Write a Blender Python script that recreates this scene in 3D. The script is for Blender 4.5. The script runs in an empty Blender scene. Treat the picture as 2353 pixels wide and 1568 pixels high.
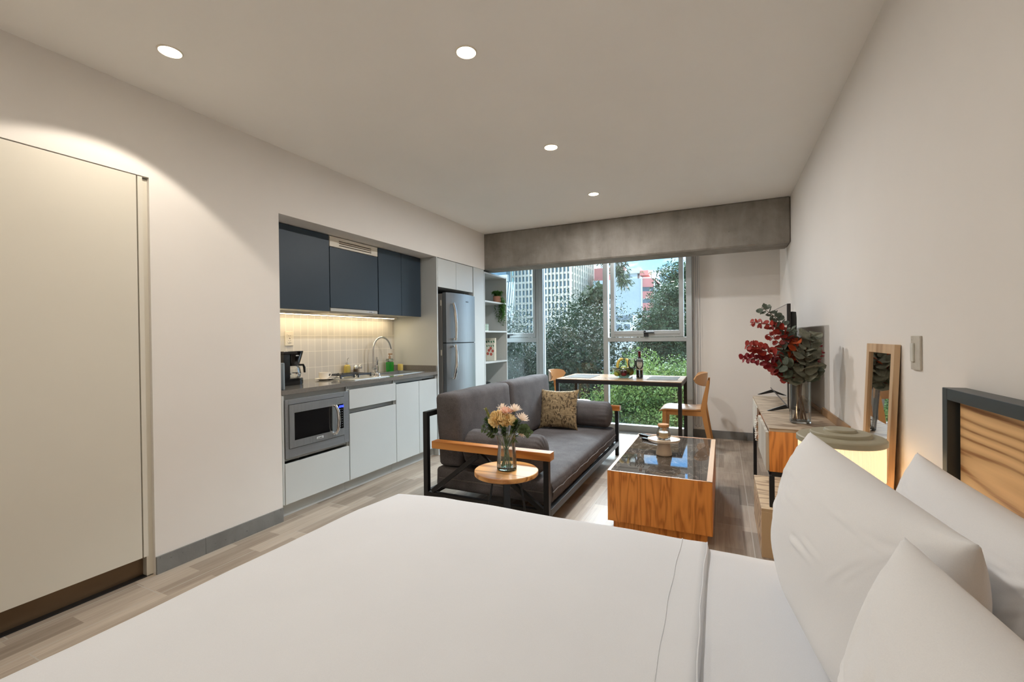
import bpy, bmesh, math, random
import numpy as np
from mathutils import Vector, Matrix, Euler, noise
random.seed(7)
SC = bpy.context.scene
COL = SC.collection
PI = math.pi
R = math.radians

# light levels
DLP = [9, 9, 9, 9, 8, 8]; SPOTP = 60; LEDP = 5; SKYS = 1.0; SUNS = 3.2; LAMPP = 1.2; EXPO = 0.0
DLP = [1.9, 9.0, 12.5, 2.2, 2.5, 1.2, 5.0]; SPOTP = 20; LEDP = 0.55; SKYS = 2.2; SUNS = 2.6; LAMPP = 1.2; EXPO = 1.0
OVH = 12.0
LAMPC = (1.0, .90, .77)

# ------------------------------------------------------------------ helpers
def lin(c):
    return tuple(((v / 255.0 / 12.92) if v / 255.0 <= 0.04045 else ((v / 255.0 + 0.055) / 1.055) ** 2.4) for v in c)

def nb():
    return bmesh.new()

def root_matrix(o):
    while o.parent is not None:
        o = o.parent
    return Matrix.LocRotScale(o.location, o.rotation_euler, None)

def emit(name, bm, mat, parent=None, local=False, smooth=True, angle=42, origin=None):
    """link a bmesh as one mesh object; geometry is given in world space unless local"""
    if parent is not None and not local:
        bm.transform(root_matrix(parent).inverted())
    if origin is not None:
        bmesh.ops.translate(bm, verts=bm.verts, vec=-Vector(origin))
    bmesh.ops.recalc_face_normals(bm, faces=bm.faces)
    me = bpy.data.meshes.new(name)
    bm.to_mesh(me)
    bm.free()
    for m in (mat if isinstance(mat, (list, tuple)) else [mat]):
        me.materials.append(m)
    if smooth:
        me.polygons.foreach_set('use_smooth', [True] * len(me.polygons))
        me.set_sharp_from_angle(angle=R(angle))
    o = bpy.data.objects.new(name, me)
    COL.objects.link(o)
    if smooth and angle < 60 and len(me.polygons) > 6:
        wn = o.modifiers.new('weighted_normals', 'WEIGHTED_NORMAL')
        wn.keep_sharp = True
        wn.weight = 100
    if parent is not None:
        o.parent = parent
    if origin is not None:
        o.location = origin
    return o

def tag(o, label, cat, group=None):
    o['label'] = label
    o['category'] = cat
    if group:
        o['group'] = group
    return o

def thing(name, label, cat, loc=(0, 0, 0), rot=(0, 0, 0), group=None):
    o = bpy.data.objects.new(name, None)
    o.empty_display_size = 0.05
    COL.objects.link(o)
    o.location = loc
    o.rotation_euler = rot if isinstance(rot, (tuple, list)) else (0, 0, rot)
    return tag(o, label, cat, group)

def solo(name, bm, mat, label, cat, group=None, smooth=True, angle=38):
    xs = [v.co for v in bm.verts]
    lo = [min(c[i] for c in xs) for i in range(3)]
    hi = [max(c[i] for c in xs) for i in range(3)]
    o = emit(name, bm, mat, origin=((lo[0] + hi[0]) / 2, (lo[1] + hi[1]) / 2, lo[2]), smooth=smooth, angle=angle)
    return tag(o, label, cat, group)

def struct(name, bm, mat, parent=None, label=None):
    o = emit(name, bm, mat, parent)
    if parent is None:
        o['kind'] = 'structure'
        o['label'] = label or name.replace('_', ' ')
        o['category'] = name.split('_')[0]
    return o

def dup(root, loc, rotz=None, label=None):
    r = root.copy()
    COL.objects.link(r)
    r.location = loc
    if rotz is not None:
        r.rotation_euler = (0, 0, rotz)
    if label:
        r['label'] = label
    for ch in list(root.children):
        c = ch.copy()
        COL.objects.link(c)
        c.parent = r
        for g in list(ch.children):
            d = g.copy()
            COL.objects.link(d)
            d.parent = c
    return r

def box(bm, x0, x1, y0, y1, z0, z1, bev=0.002, seg=2, mi=0):
    x0, x1 = min(x0, x1), max(x0, x1); y0, y1 = min(y0, y1), max(y0, y1); z0, z1 = min(z0, z1), max(z0, z1)
    vs = [bm.verts.new((x, y, z)) for x in (x0, x1) for y in (y0, y1) for z in (z0, z1)]
    f = [(0, 1, 3, 2), (4, 6, 7, 5), (0, 4, 5, 1), (2, 3, 7, 6), (0, 2, 6, 4), (1, 5, 7, 3)]
    fs = [bm.faces.new([vs[i] for i in q]) for q in f]
    for q in fs:
        q.material_index = mi
    bev = min(bev, 0.45 * min(x1 - x0, y1 - y0, z1 - z0))
    if bev > 0:
        es = list({e for q in fs for e in q.edges})
        r = bmesh.ops.bevel(bm, geom=es, offset=bev, segments=seg, affect='EDGES', profile=0.5, clamp_overlap=True)
        for q in r['faces']:
            q.material_index = mi
    return bm

def beam(bm, p0, p1, w, h, up=(0, 0, 1), bev=0.0015):
    """rectangular bar from p0 to p1, w across, h along up"""
    p0, p1 = Vector(p0), Vector(p1)
    d = (p1 - p0).normalized()
    u = Vector(up)
    s = d.cross(u).normalized()
    u = s.cross(d).normalized()
    t = nb()
    L = (p1 - p0).length
    box(t, -w / 2, w / 2, 0, L, -h / 2, h / 2, bev)
    M = Matrix((s, d, u)).transposed().to_4x4()
    M.translation = p0
    t.transform(M)
    me = bpy.data.meshes.new('tmp')
    t.to_mesh(me); t.free()
    bm.from_mesh(me)
    bpy.data.meshes.remove(me)
    return bm

def merge(bm, t, M=None):
    if M is not None:
        t.transform(M)
    me = bpy.data.meshes.new('tmp')
    t.to_mesh(me); t.free()
    bm.from_mesh(me)
    bpy.data.meshes.remove(me)
    return bm

def frames(pts):
    pts = [Vector(p) for p in pts]
    T = []
    for i in range(len(pts)):
        a = pts[max(0, i - 1)]; b = pts[min(len(pts) - 1, i + 1)]
        d = (b - a)
        T.append(d.normalized() if d.length > 1e-9 else Vector((0, 0, 1)))
    n = T[0].orthogonal().normalized()
    out = []
    for t in T:
        n = (n - t * n.dot(t))
        n = n.normalized() if n.length > 1e-6 else t.orthogonal().normalized()
        out.append((t, n, t.cross(n)))
    return pts, out

def tube(bm, pts, r, seg=8, caps=True, mi=0, sq=None):
    pts, fr = frames(pts)
    rs = r if isinstance(r, (list, tuple)) else [r] * len(pts)
    rings = []
    for p, (t, n, b), q in zip(pts, fr, rs):
        ring = []
        for k in range(seg):
            a = 2 * PI * k / seg
            ring.append(bm.verts.new(p + (n * math.cos(a) + b * math.sin(a)) * q))
        rings.append(ring)
    for i in range(len(rings) - 1):
        for k in range(seg):
            f = bm.faces.new((rings[i][k], rings[i][(k + 1) % seg], rings[i + 1][(k + 1) % seg], rings[i + 1][k]))
            f.material_index = mi
    if caps:
        for ring in (rings[0][::-1], rings[-1]):
            try:
                bm.faces.new(ring).material_index = mi
            except ValueError:
                pass
    return bm

def cyl(bm, p0, p1, r0, r1=None, seg=24, mi=0):
    return tube(bm, [p0, p1], [r0, r0 if r1 is None else r1], seg, mi=mi)

def lathe(bm, prof, c=(0, 0, 0), seg=40, mi=0, fn=None, closed=False):
    c = Vector(c)
    rings = []
    for (r, z) in prof:
        if r < 1e-5:
            rings.append([bm.verts.new(c + Vector((0, 0, z)))])
        else:
            ring = []
            for k in range(seg):
                a = 2 * PI * k / seg
                q = r * (fn(a, z) if fn else 1.0)
                ring.append(bm.verts.new(c + Vector((q * math.cos(a), q * math.sin(a), z))))
            rings.append(ring)
    n = len(rings)
    for i in range(n if closed else n - 1):
        A, B = rings[i], rings[(i + 1) % n]
        if len(A) == 1 and len(B) == 1:
            continue
        for k in range(seg):
            if len(A) == 1:
                f = bm.faces.new((A[0], B[(k + 1) % seg], B[k]))
            elif len(B) == 1:
                f = bm.faces.new((A[k], A[(k + 1) % seg], B[0]))
            else:
                f = bm.faces.new((A[k], A[(k + 1) % seg], B[(k + 1) % seg], B[k]))
            f.material_index = mi
    return bm

def prism(bm, poly, axis, a0, a1, bev=0.0):
    """extrude a 2-D outline along an axis; outline is in the two other axes, in xyz order"""
    def P(u, v, a):
        return {'X': (a, u, v), 'Y': (u, a, v), 'Z': (u, v, a)}[axis]
    A = [bm.verts.new(P(u, v, a0)) for u, v in poly]
    B = [bm.verts.new(P(u, v, a1)) for u, v in poly]
    fs = [bm.faces.new(A[::-1]), bm.faces.new(B)]
    n = len(poly)
    for i in range(n):
        fs.append(bm.faces.new((A[i], A[(i + 1) % n], B[(i + 1) % n], B[i])))
    if bev:
        es = list({e for f in fs[:2] for e in f.edges})
        bmesh.ops.bevel(bm, geom=es, offset=bev, segments=2, affect='EDGES', clamp_overlap=True)
    return bm

def cushion(bm, c, s, r=0.03, n=14, bulge=(0.0, 0.0, 0.0), wr=0.0, ws=9.0, M=None, seed=0.0, pinch=0.0):
    """rounded soft block: centre c, full size s, corner radius r, bulge per axis, wrinkle amplitude wr"""
    hx, hy, hz = s[0] / 2, s[1] / 2, s[2] / 2
    t = nb()
    cache = {}
    def vert(p):
        key = (round(p[0], 5), round(p[1], 5), round(p[2], 5))
        if key in cache:
            return cache[key]
        q = Vector((p[0] * hx, p[1] * hy, p[2] * hz))
        inner = Vector((max(-hx + r, min(hx - r, q.x)), max(-hy + r, min(hy - r, q.y)), max(-hz + r, min(hz - r, q.z))))
        d = q - inner
        if d.length > 1e-7:
            q = inner + d.normalized() * r
        u, v, w = p
        k = lambda a: max(0.0, 1 - a * a)
        q.x += math.copysign(bulge[0], u) * k(v) ** .7 * k(w) ** .7 * abs(u) if abs(u) > .3 else 0
        q.y += math.copysign(bulge[1], v) * k(u) ** .7 * k(w) ** .7 * abs(v) if abs(v) > .3 else 0
        q.z += math.copysign(bulge[2], w) * k(u) ** .7 * k(v) ** .7 * abs(w) if abs(w) > .3 else 0
        if wr:
            nn = noise.noise(Vector((q.x * ws + seed, q.y * ws, q.z * ws))) + .5 * noise.noise(Vector((q.x * ws * 2.3, q.y * ws * 2.3 + seed, q.z * ws * 2.3)))
            dd = q.normalized() if q.length > 1e-6 else Vector((0, 0, 1))
            q += dd * nn * wr
        cache[key] = t.verts.new(q)
        return cache[key]
    nn = n if isinstance(n, (tuple, list)) else (n, n, n)
    def lat(a, m):
        x = -1 + 2 * a / m
        return math.copysign(abs(x) ** 0.75, x) if m > 3 else x
    for ax in range(3):
        a1, a2 = [(1, 2), (0, 2), (0, 1)][ax]
        for sgn in (-1, 1):
            for i in range(nn[a1]):
                for j in range(nn[a2]):
                    q = []
                    for (ii, jj) in ((i, j), (i + 1, j), (i + 1, j + 1), (i, j + 1)):
                        p = [0, 0, 0]
                        p[ax] = sgn; p[a1] = lat(ii, nn[a1]); p[a2] = lat(jj, nn[a2])
                        q.append(vert(tuple(p)))
                    if len(set(q)) == 4:
                        try:
                            t.faces.new(q)
                        except ValueError:
                            pass
    MM = Matrix.Translation(Vector(c)) @ (M if M is not None else Matrix.Identity(4))
    return merge(bm, t, MM)

def pillow_mesh(bm, L, H, T, M, nu=44, nv=32, wr=0.006, seed=0.0, sharp=0.55, folds=10, ear=0.02, hem=None):
    """stuffed pillow: length L along x, height H along y, thickness T along z, edges pinched to a seam"""
    t = nb()
    top, bot = {}, {}
    asp = L / H
    rc = random.Random(int(seed * 100))
    creases = []
    for su in (-1, 1):
        for k in range(9):      # fans from the two upper corners
            a = -R(8 + 76 * (k + rc.random() * .8) / 9)
            creases.append((su * (.93 - .05 * rc.random()), .93 - .1 * rc.random(), -su * math.cos(a), math.sin(a), rc.uniform(.45, 1.25), rc.uniform(.35, .95), rc.uniform(.02, .045), rc.uniform(-.15, .15)))
        for k in range(4):      # and a few from the lower ones
            a = R(15 + 60 * (k + rc.random()) / 4)
            creases.append((su * .92, -.92, -su * math.cos(a), math.sin(a), rc.uniform(.4, .8), rc.uniform(.25, .6), rc.uniform(.03, .05), rc.uniform(-.15, .15)))
    for k in range(8):          # slack pulls under the hem
        a = R(rc.uniform(-28, 14))
        creases.append((rc.uniform(-.8, .3), rc.uniform(.05, .72), math.cos(a), math.sin(a), rc.uniform(.4, 1.0), rc.uniform(.3, .7), rc.uniform(.02, .04), rc.uniform(-.2, .2)))
    for i in range(nu + 1):
        for j in range(nv + 1):
            u = -1 + 2 * i / nu; v = -1 + 2 * j / nv
            # sides pull in between corners, corners stick out as ears
            x = u * L / 2 * (1 - 0.045 * (1 - v * v)) + math.copysign(ear, u) * (abs(u) ** 6) * (abs(v) ** 6)
            y = v * H / 2 * (1 - 0.06 * (1 - u * u)) + math.copysign(ear, v) * (abs(u) ** 6) * (abs(v) ** 6)
            e = max(0.0, (1 - abs(u) ** 2.4)) * max(0.0, (1 - abs(v) ** 2.4))
            h = T / 2 * e ** sharp
            edge = min(1 - abs(u), 1 - abs(v))
            w = wr * .7 * noise.noise(Vector((u * 1.9 + seed, v * 1.6, 1.7)))
            for (cu, cv, ca, sa, ln, am, sg, cr) in creases:
                du, dv = (u - cu) * asp, v - cv
                al = du * ca + dv * sa
                if -.08 < al < ln:
                    ac = -du * sa + dv * ca - cr * al * al
                    if abs(ac) < sg * 4:
                        fd = min(1, (al + .08) * 7) * (1 - max(0, al) / ln)
                        w += wr * am * fd * (math.exp(-(ac / sg) ** 2) - .55 * math.exp(-((ac - 1.7 * sg) / sg) ** 2))
            if hem is not None:          # stitched hem line of the pillowcase opening
                w += .0032 * math.exp(-((v - hem - .015 * math.sin(u * 6)) / .02) ** 2) - .002 * math.exp(-((v - hem - .045) / .02) ** 2)
            bnd = edge < 1e-6
            w *= min(1.0, edge * 2.6) ** 2.2
            a = t.verts.new((x, y, 0 if bnd else max(.0012, h + w + .0015)))
            top[i, j] = a
            bot[i, j] = a if bnd else t.verts.new((x, y, min(-.0012, -h - .0015 + w * .6)))
    for i in range(nu):
        for j in range(nv):
            for g, o in ((top, 1), (bot, -1)):
                q = [g[i, j], g[i + 1, j], g[i + 1, j + 1], g[i, j + 1]]
                try:
                    t.faces.new(q if o == 1 else q[::-1])
                except ValueError:
                    pass
    return merge(bm, t, M)

def basis(origin, x, y, z):
    M = Matrix((Vector(x).normalized(), Vector(y).normalized(), Vector(z).normalized())).transposed().to_4x4()
    M.translation = Vector(origin)
    return M

# ------------------------------------------------------------------ materials
_mats = {}

def _new(name):
    m = bpy.data.materials.new(name)
    m.use_nodes = True
    nt = m.node_tree
    b = nt.nodes['Principled BSDF']
    return m, nt, b

def N(nt, typ, **kw):
    n = nt.nodes.new(typ)
    for k, v in kw.items():
        if k in n.inputs:
            n.inputs[k].default_value = v
        else:
            setattr(n, k, v)
    return n

def coords(nt, scale=(1, 1, 1), rot=(0, 0, 0), loc=(0, 0, 0), kind='Object'):
    tc = N(nt, 'ShaderNodeTexCoord')
    mp = N(nt, 'ShaderNodeMapping')
    mp.inputs['Scale'].default_value = scale
    mp.inputs['Rotation'].default_value = rot
    mp.inputs['Location'].default_value = loc
    nt.links.new(tc.outputs[kind], mp.inputs['Vector'])
    return mp.outputs['Vector']

def noise_tex(nt, vec, scale, detail=3, rough=.5, dist=0.0):
    n = N(nt, 'ShaderNodeTexNoise')
    n.inputs['Scale'].default_value = scale
    n.inputs['Detail'].default_value = detail
    n.inputs['Roughness'].default_value = rough
    n.inputs['Distortion'].default_value = dist
    nt.links.new(vec, n.inputs['Vector'])
    return n.outputs['Fac']

def ramp(nt, fac, stops):
    r = N(nt, 'ShaderNodeValToRGB')
    e = r.color_ramp.elements
    while len(e) < len(stops):
        e.new(0.5)
    for k, (p, c) in zip(e, stops):
        k.position = p
        k.color = (*c, 1) if len(c) == 3 else c
    nt.links.new(fac, r.inputs['Fac'])
    return r.outputs['Color']

def math_n(nt, op, a, b=None, clamp=False):
    n = N(nt, 'ShaderNodeMath', operation=op, use_clamp=clamp)
    for i, v in enumerate((a, b)):
        if v is None:
            continue
        if isinstance(v, (int, float)):
            n.inputs[i].default_value = v
        else:
            nt.links.new(v, n.inputs[i])
    return n.outputs[0]

def mixc(nt, fac, a, b, blend='MIX'):
    n = N(nt, 'ShaderNodeMix', data_type='RGBA', blend_type=blend)
    for idx, v in ((0, fac), (6, a), (7, b)):
        if isinstance(v, (int, float)):
            n.inputs[idx].default_value = v
        elif isinstance(v, (tuple, list)):
            n.inputs[idx].default_value = (*v[:3], 1)
        else:
            nt.links.new(v, n.inputs[idx])
    return n.outputs[2]

def bump(nt, b, height, strength=.2, dist=.002):
    n = N(nt, 'ShaderNodeBump')
    n.inputs['Strength'].default_value = strength
    n.inputs['Distance'].default_value = dist
    nt.links.new(height, n.inputs['Height'])
    nt.links.new(n.outputs['Normal'], b.inputs['Normal'])

def mat(name, rgb, rough=.5, metal=0.0, var=.05, vs=6.0, bmp=0.0, bs=120.0, bd=.001, spec=.5, coat=0.0, stretch=(1, 1, 1), sheen=0.0):
    if name in _mats:
        return _mats[name]
    m, nt, b = _new(name)
    c = lin(rgb)
    v = coords(nt, stretch)
    f = noise_tex(nt, v, vs, 4)
    lo = tuple(x * (1 - var) for x in c); hi = tuple(min(1, x * (1 + var)) for x in c)
    nt.links.new(ramp(nt, f, [(.3, lo), (.7, hi)]), b.inputs['Base Color'])
    b.inputs['Roughness'].default_value = rough
    b.inputs['Metallic'].default_value = metal
    b.inputs['Specular IOR Level'].default_value = spec
    b.inputs['Coat Weight'].default_value = coat
    b.inputs['Sheen Weight'].default_value = sheen
    if bmp:
        bump(nt, b, noise_tex(nt, v, bs, 3), bmp, bd)
    _mats[name] = m
    return m

def wood(name, light, dark, along='Y', freq=34.0, scale=3.2, squash=.12, rough=.45, width=.5, spec=.4, seed=0.0, fib=.25):
    """plywood / oak veneer: contour-line figure of a stretched noise, plus fine pores"""
    if name in _mats:
        return _mats[name]
    m, nt, b = _new(name)
    st = {'X': (squash, 1, 1), 'Y': (1, squash, 1), 'Z': (1, 1, squash)}[along]
    v = coords(nt, st, loc=(seed, seed * .7, seed * 1.3))
    f = noise_tex(nt, v, scale, 2.0, .45, .3)
    s = math_n(nt, 'SINE', math_n(nt, 'MULTIPLY', f, freq))
    s = math_n(nt, 'ADD', math_n(nt, 'MULTIPLY', s, .5), .5)
    fine = {'X': (.03, 1, 1), 'Y': (1, .03, 1), 'Z': (1, 1, .03)}[along]
    v2 = coords(nt, fine, loc=(seed, seed, seed))
    p = noise_tex(nt, v2, 160, 3, .6)
    mixed = math_n(nt, 'ADD', math_n(nt, 'MULTIPLY', s, 1 - fib), math_n(nt, 'MULTIPLY', p, fib))
    L, D = lin(light), lin(dark)
    mid = tuple((a * .65 + c * .35) for a, c in zip(L, D))
    nt.links.new(ramp(nt, mixed, [(.12, D), (.12 + width * .45, mid), (.9, L)]), b.inputs['Base Color'])
    b.inputs['Roughness'].default_value = rough
    b.inputs['Specular IOR Level'].default_value = spec
    bump(nt, b, mixed, .12, .0006)
    _mats[name] = m
    return m

def fabric(name, a, bcol, scale=260, rough=.95, blotch=5.0, bmp=.5, bd=.0012, sheen=.0):
    if name in _mats:
        return _mats[name]
    m, nt, b = _new(name)
    v = coords(nt)
    f1 = noise_tex(nt, v, blotch, 4, .6)
    f2 = noise_tex(nt, v, scale, 2, .7)
    f = math_n(nt, 'ADD', math_n(nt, 'MULTIPLY', f1, .35), math_n(nt, 'MULTIPLY', f2, .65))
    nt.links.new(ramp(nt, f, [(.35, lin(a)), (.65, lin(bcol))]), b.inputs['Base Color'])
    b.inputs['Roughness'].default_value = rough
    b.inputs['Specular IOR Level'].default_value = .15
    b.inputs['Sheen Weight'].default_value = sheen
    bump(nt, b, f2, bmp, bd)
    _mats[name] = m
    return m

def glass(name, tint=(255, 255, 255), ior=1.45, rough=0.0):
    if name in _mats:
        return _mats[name]
    m, nt, b = _new(name)
    v = coords(nt)
    f = noise_tex(nt, v, 3, 2)
    c = lin(tint)
    nt.links.new(ramp(nt, f, [(.3, tuple(x * .985 for x in c)), (.7, c)]), b.inputs['Base Color'])
    b.inputs['Transmission Weight'].default_value = 1.0
    b.inputs['IOR'].default_value = ior
    b.inputs['Roughness'].default_value = rough
    _mats[name] = m
    return m

def pane(name, tint=(240, 250, 246), haze=.05, gloss=.08):
    """window / thin sheet glass: clear transmission, mirror reflection by angle and a light film of dust"""
    if name in _mats:
        return _mats[name]
    m = bpy.data.materials.new(name)
    m.use_nodes = True
    nt = m.node_tree
    nt.nodes.clear()
    out = N(nt, 'ShaderNodeOutputMaterial')
    tr = N(nt, 'ShaderNodeBsdfTransparent')
    tr.inputs['Color'].default_value = (*lin(tint), 1)
    gl = N(nt, 'ShaderNodeBsdfGlossy')
    gl.inputs['Roughness'].default_value = 0.0
    di = N(nt, 'ShaderNodeBsdfDiffuse')
    v = coords(nt)
    f = noise_tex(nt, v, 2.2, 5, .65, .4)
    nt.links.new(ramp(nt, f, [(.3, lin((190, 200, 196))), (.7, lin((225, 230, 228)))]), di.inputs['Color'])
    fr = N(nt, 'ShaderNodeFresnel')
    fr.inputs['IOR'].default_value = 1.45
    m1 = N(nt, 'ShaderNodeMixShader')
    hz = math_n(nt, 'MULTIPLY', f, haze * 2)
    nt.links.new(hz, m1.inputs[0])
    nt.links.new(tr.outputs[0], m1.inputs[1])
    nt.links.new(di.outputs[0], m1.inputs[2])
    m2 = N(nt, 'ShaderNodeMixShader')
    nt.links.new(math_n(nt, 'MULTIPLY', fr.outputs[0], gloss / .04 * .5, clamp=True), m2.inputs[0])
    nt.links.new(m1.outputs[0], m2.inputs[1])
    nt.links.new(gl.outputs[0], m2.inputs[2])
    nt.links.new(m2.outputs[0], out.inputs['Surface'])
    _mats[name] = m
    return m

def glow(name, rgb, strength, stripes=None):
    if name in _mats:
        return _mats[name]
    m, nt, b = _new(name)
    c = lin(rgb)
    v = coords(nt)
    f = noise_tex(nt, v, 4, 2)
    col = ramp(nt, f, [(.2, tuple(x * .97 for x in c)), (.8, c)])
    b.inputs['Base Color'].default_value = (*c, 1)
    nt.links.new(col, b.inputs['Emission Color'])
    b.inputs['Emission Strength'].default_value = strength
    b.inputs['Roughness'].default_value = .6
    _mats[name] = m
    return m

def leaf_mat(name, a, bcol, rough=.5, trans=.25, scale=3.0):
    if name in _mats:
        return _mats[name]
    m = bpy.data.materials.new(name)
    m.use_nodes = True
    nt = m.node_tree
    b = nt.nodes['Principled BSDF']
    out = nt.nodes['Material Output']
    v = coords(nt)
    f = noise_tex(nt, v, scale, 5, .75)
    col = ramp(nt, f, [(.3, lin(a)), (.7, lin(bcol))])
    nt.links.new(col, b.inputs['Base Color'])
    b.inputs['Roughness'].default_value = rough
    b.inputs['Specular IOR Level'].default_value = .3
    if trans:
        t = N(nt, 'ShaderNodeBsdfTranslucent')
        nt.links.new(col, t.inputs['Color'])
        mx = N(nt, 'ShaderNodeMixShader')
        mx.inputs[0].default_value = trans
        nt.links.new(b.outputs[0], mx.inputs[1])
        nt.links.new(t.outputs[0], mx.inputs[2])
        nt.links.new(mx.outputs[0], out.inputs['Surface'])
    _mats[name] = m
    return m
# ------------------------------------------------------------------ surface materials
def swizzle(nt, order, kind='Object', loc=(0, 0, 0)):
    v = coords(nt, loc=loc, kind=kind)
    s = N(nt, 'ShaderNodeSeparateXYZ')
    nt.links.new(v, s.inputs[0])
    c = N(nt, 'ShaderNodeCombineXYZ')
    for i, a in enumerate(order):
        if a is not None:
            nt.links.new(s.outputs[a], c.inputs[i])
    return c.outputs[0]

def brick(nt, vec, w, h, mortar, offset, c1, c2, cm, bias=0.0):
    t = N(nt, 'ShaderNodeTexBrick')
    t.offset = offset
    t.offset_frequency = 2
    t.squash = 1.0
    t.inputs['Scale'].default_value = 1.0
    t.inputs['Brick Width'].default_value = w
    t.inputs['Row Height'].default_value = h
    t.inputs['Mortar Size'].default_value = mortar
    t.inputs['Mortar Smooth'].default_value = .1
    t.inputs['Bias'].default_value = bias
    t.inputs['Color1'].default_value = (*c1, 1)
    t.inputs['Color2'].default_value = (*c2, 1)
    t.inputs['Mortar'].default_value = (*cm, 1)
    nt.links.new(vec, t.inputs['Vector'])
    return t

def make_floor():
    m, nt, b = _new('wood_look_floor_tiles')
    v = swizzle(nt, (1, 0, 2), loc=(0.45, 0.012, 0))
    W = (1, 1, 1); K = (0, 0, 0)
    t = brick(nt, v, 1.2, .2, .0025, .37, (.15, .15, .15), (.85, .85, .85), (.5, .5, .5))
    # longer printed staves inside each tile
    t2 = brick(nt, swizzle(nt, (1, 0, 2), loc=(0.1, 0.012, 0)), .47, .1, 0.0, .43, (0, 0, 0), (1, 1, 1), (.5, .5, .5))
    g1 = noise_tex(nt, coords(nt, (26, 1.1, 1)), 2.2, 5, .6, 1.2)
    g2 = noise_tex(nt, coords(nt, (9, 1.4, 1)), 1.4, 3, .55, .6)
    f = math_n(nt, 'ADD', math_n(nt, 'MULTIPLY', t.outputs['Color'], .22), math_n(nt, 'MULTIPLY', t2.outputs['Color'], .26))
    f = math_n(nt, 'ADD', f, math_n(nt, 'MULTIPLY', g1, .34))
    f = math_n(nt, 'ADD', f, math_n(nt, 'MULTIPLY', g2, .22))
    col = ramp(nt, f, [(.2, lin((104, 92, 82))), (.45, lin((146, 132, 118))), (.62, lin((172, 158, 143))), (.85, lin((198, 186, 170)))])
    col = mixc(nt, t.outputs['Fac'], col, lin((176, 168, 158)))
    nt.links.new(col, b.inputs['Base Color'])
    b.inputs['Roughness'].default_value = .45
    b.inputs['Specular IOR Level'].default_value = .22
    bump(nt, b, math_n(nt, 'ADD', math_n(nt, 'MULTIPLY', g1, .3), math_n(nt, 'MULTIPLY', t.outputs['Fac'], -1)), .15, .001)
    return m

def make_tiles():
    m, nt, b = _new('white_vertical_tiles')
    v = swizzle(nt, (1, 2, 0), loc=(-2.446, -0.0, 0))
    v2 = swizzle(nt, (1, 2, 0), loc=(-2.446, .08, 0))
    t = brick(nt, v2, .0715, .139, .0022, 0.0, lin((214, 209, 200)), lin((206, 202, 194)), lin((238, 232, 220)))
    nt.links.new(t.outputs['Color'], b.inputs['Base Color'])
    b.inputs['Roughness'].default_value = .12
    wv = noise_tex(nt, coords(nt), 9, 2)
    h = math_n(nt, 'ADD', math_n(nt, 'MULTIPLY', t.outputs['Fac'], -1), math_n(nt, 'MULTIPLY', wv, .8))
    bump(nt, b, h, .25, .002)
    return m

def make_concrete(name, a, c, scale=4):
    m, nt, b = _new(name)
    f = noise_tex(nt, coords(nt, (1, 1, 1)), scale, 8, .62, .4)
    f2 = noise_tex(nt, coords(nt, (3, 3, .6)), 2.0, 5, .6)
    f3 = noise_tex(nt, coords(nt), 60, 3, .6)
    g = math_n(nt, 'ADD', math_n(nt, 'MULTIPLY', f, .55), math_n(nt, 'MULTIPLY', f2, .45))
    col = ramp(nt, g, [(.32, lin(a)), (.68, lin(c))])
    pit = ramp(nt, f3, [(.26, (.45, .45, .45)), (.34, (1, 1, 1))])
    nt.links.new(mixc(nt, 1.0, col, pit, 'MULTIPLY'), b.inputs['Base Color'])
    b.inputs['Roughness'].default_value = .85
    bump(nt, b, f3, .3, .002)
    return m

def make_marble():
    m, nt, b = _new('dark_brown_marble')
    v = coords(nt)
    base = noise_tex(nt, v, 3.5, 6, .6, .8)
    vn = noise_tex(nt, coords(nt, (1.6, .7, 1), rot=(0, 0, .7)), 5, 6, .65, 1.6)
    r = math_n(nt, 'ABSOLUTE', math_n(nt, 'SUBTRACT', vn, .5))
    vein = ramp(nt, r, [(0.0, (1, 1, 1)), (.018, (0, 0, 0))])
    fl = noise_tex(nt, coords(nt, (8, 1.2, 1), rot=(0, 0, -.9)), 9, 5, .7, .5)
    col = ramp(nt, math_n(nt, 'ADD', math_n(nt, 'MULTIPLY', base, .6), math_n(nt, 'MULTIPLY', fl, .4)),
               [(.35, lin((48, 42, 38))), (.6, lin((84, 75, 67))), (.75, lin((112, 101, 91)))])
    col = mixc(nt, math_n(nt, 'MULTIPLY', vein, .35), col, lin((170, 158, 146)))
    nt.links.new(col, b.inputs['Base Color'])
    b.inputs['Roughness'].default_value = .03
    b.inputs['Specular IOR Level'].default_value = .5
    b.inputs['Coat Weight'].default_value = 0.0
    return m

def make_steel(name, rgb, rough=.28, along='Z', metal=1.0):
    m, nt, b = _new(name)
    st = {'X': (.02, 1, 1), 'Y': (1, .02, 1), 'Z': (1, 1, .02)}[along]
    f = noise_tex(nt, coords(nt, st), 220, 3, .6)
    c = lin(rgb)
    nt.links.new(ramp(nt, f, [(.3, tuple(x * .9 for x in c)), (.7, tuple(min(1, x * 1.06) for x in c))]), b.inputs['Base Color'])
    b.inputs['Metallic'].default_value = metal
    b.inputs['Roughness'].default_value = rough
    bump(nt, b, f, .05, .0004)
    return m

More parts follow.
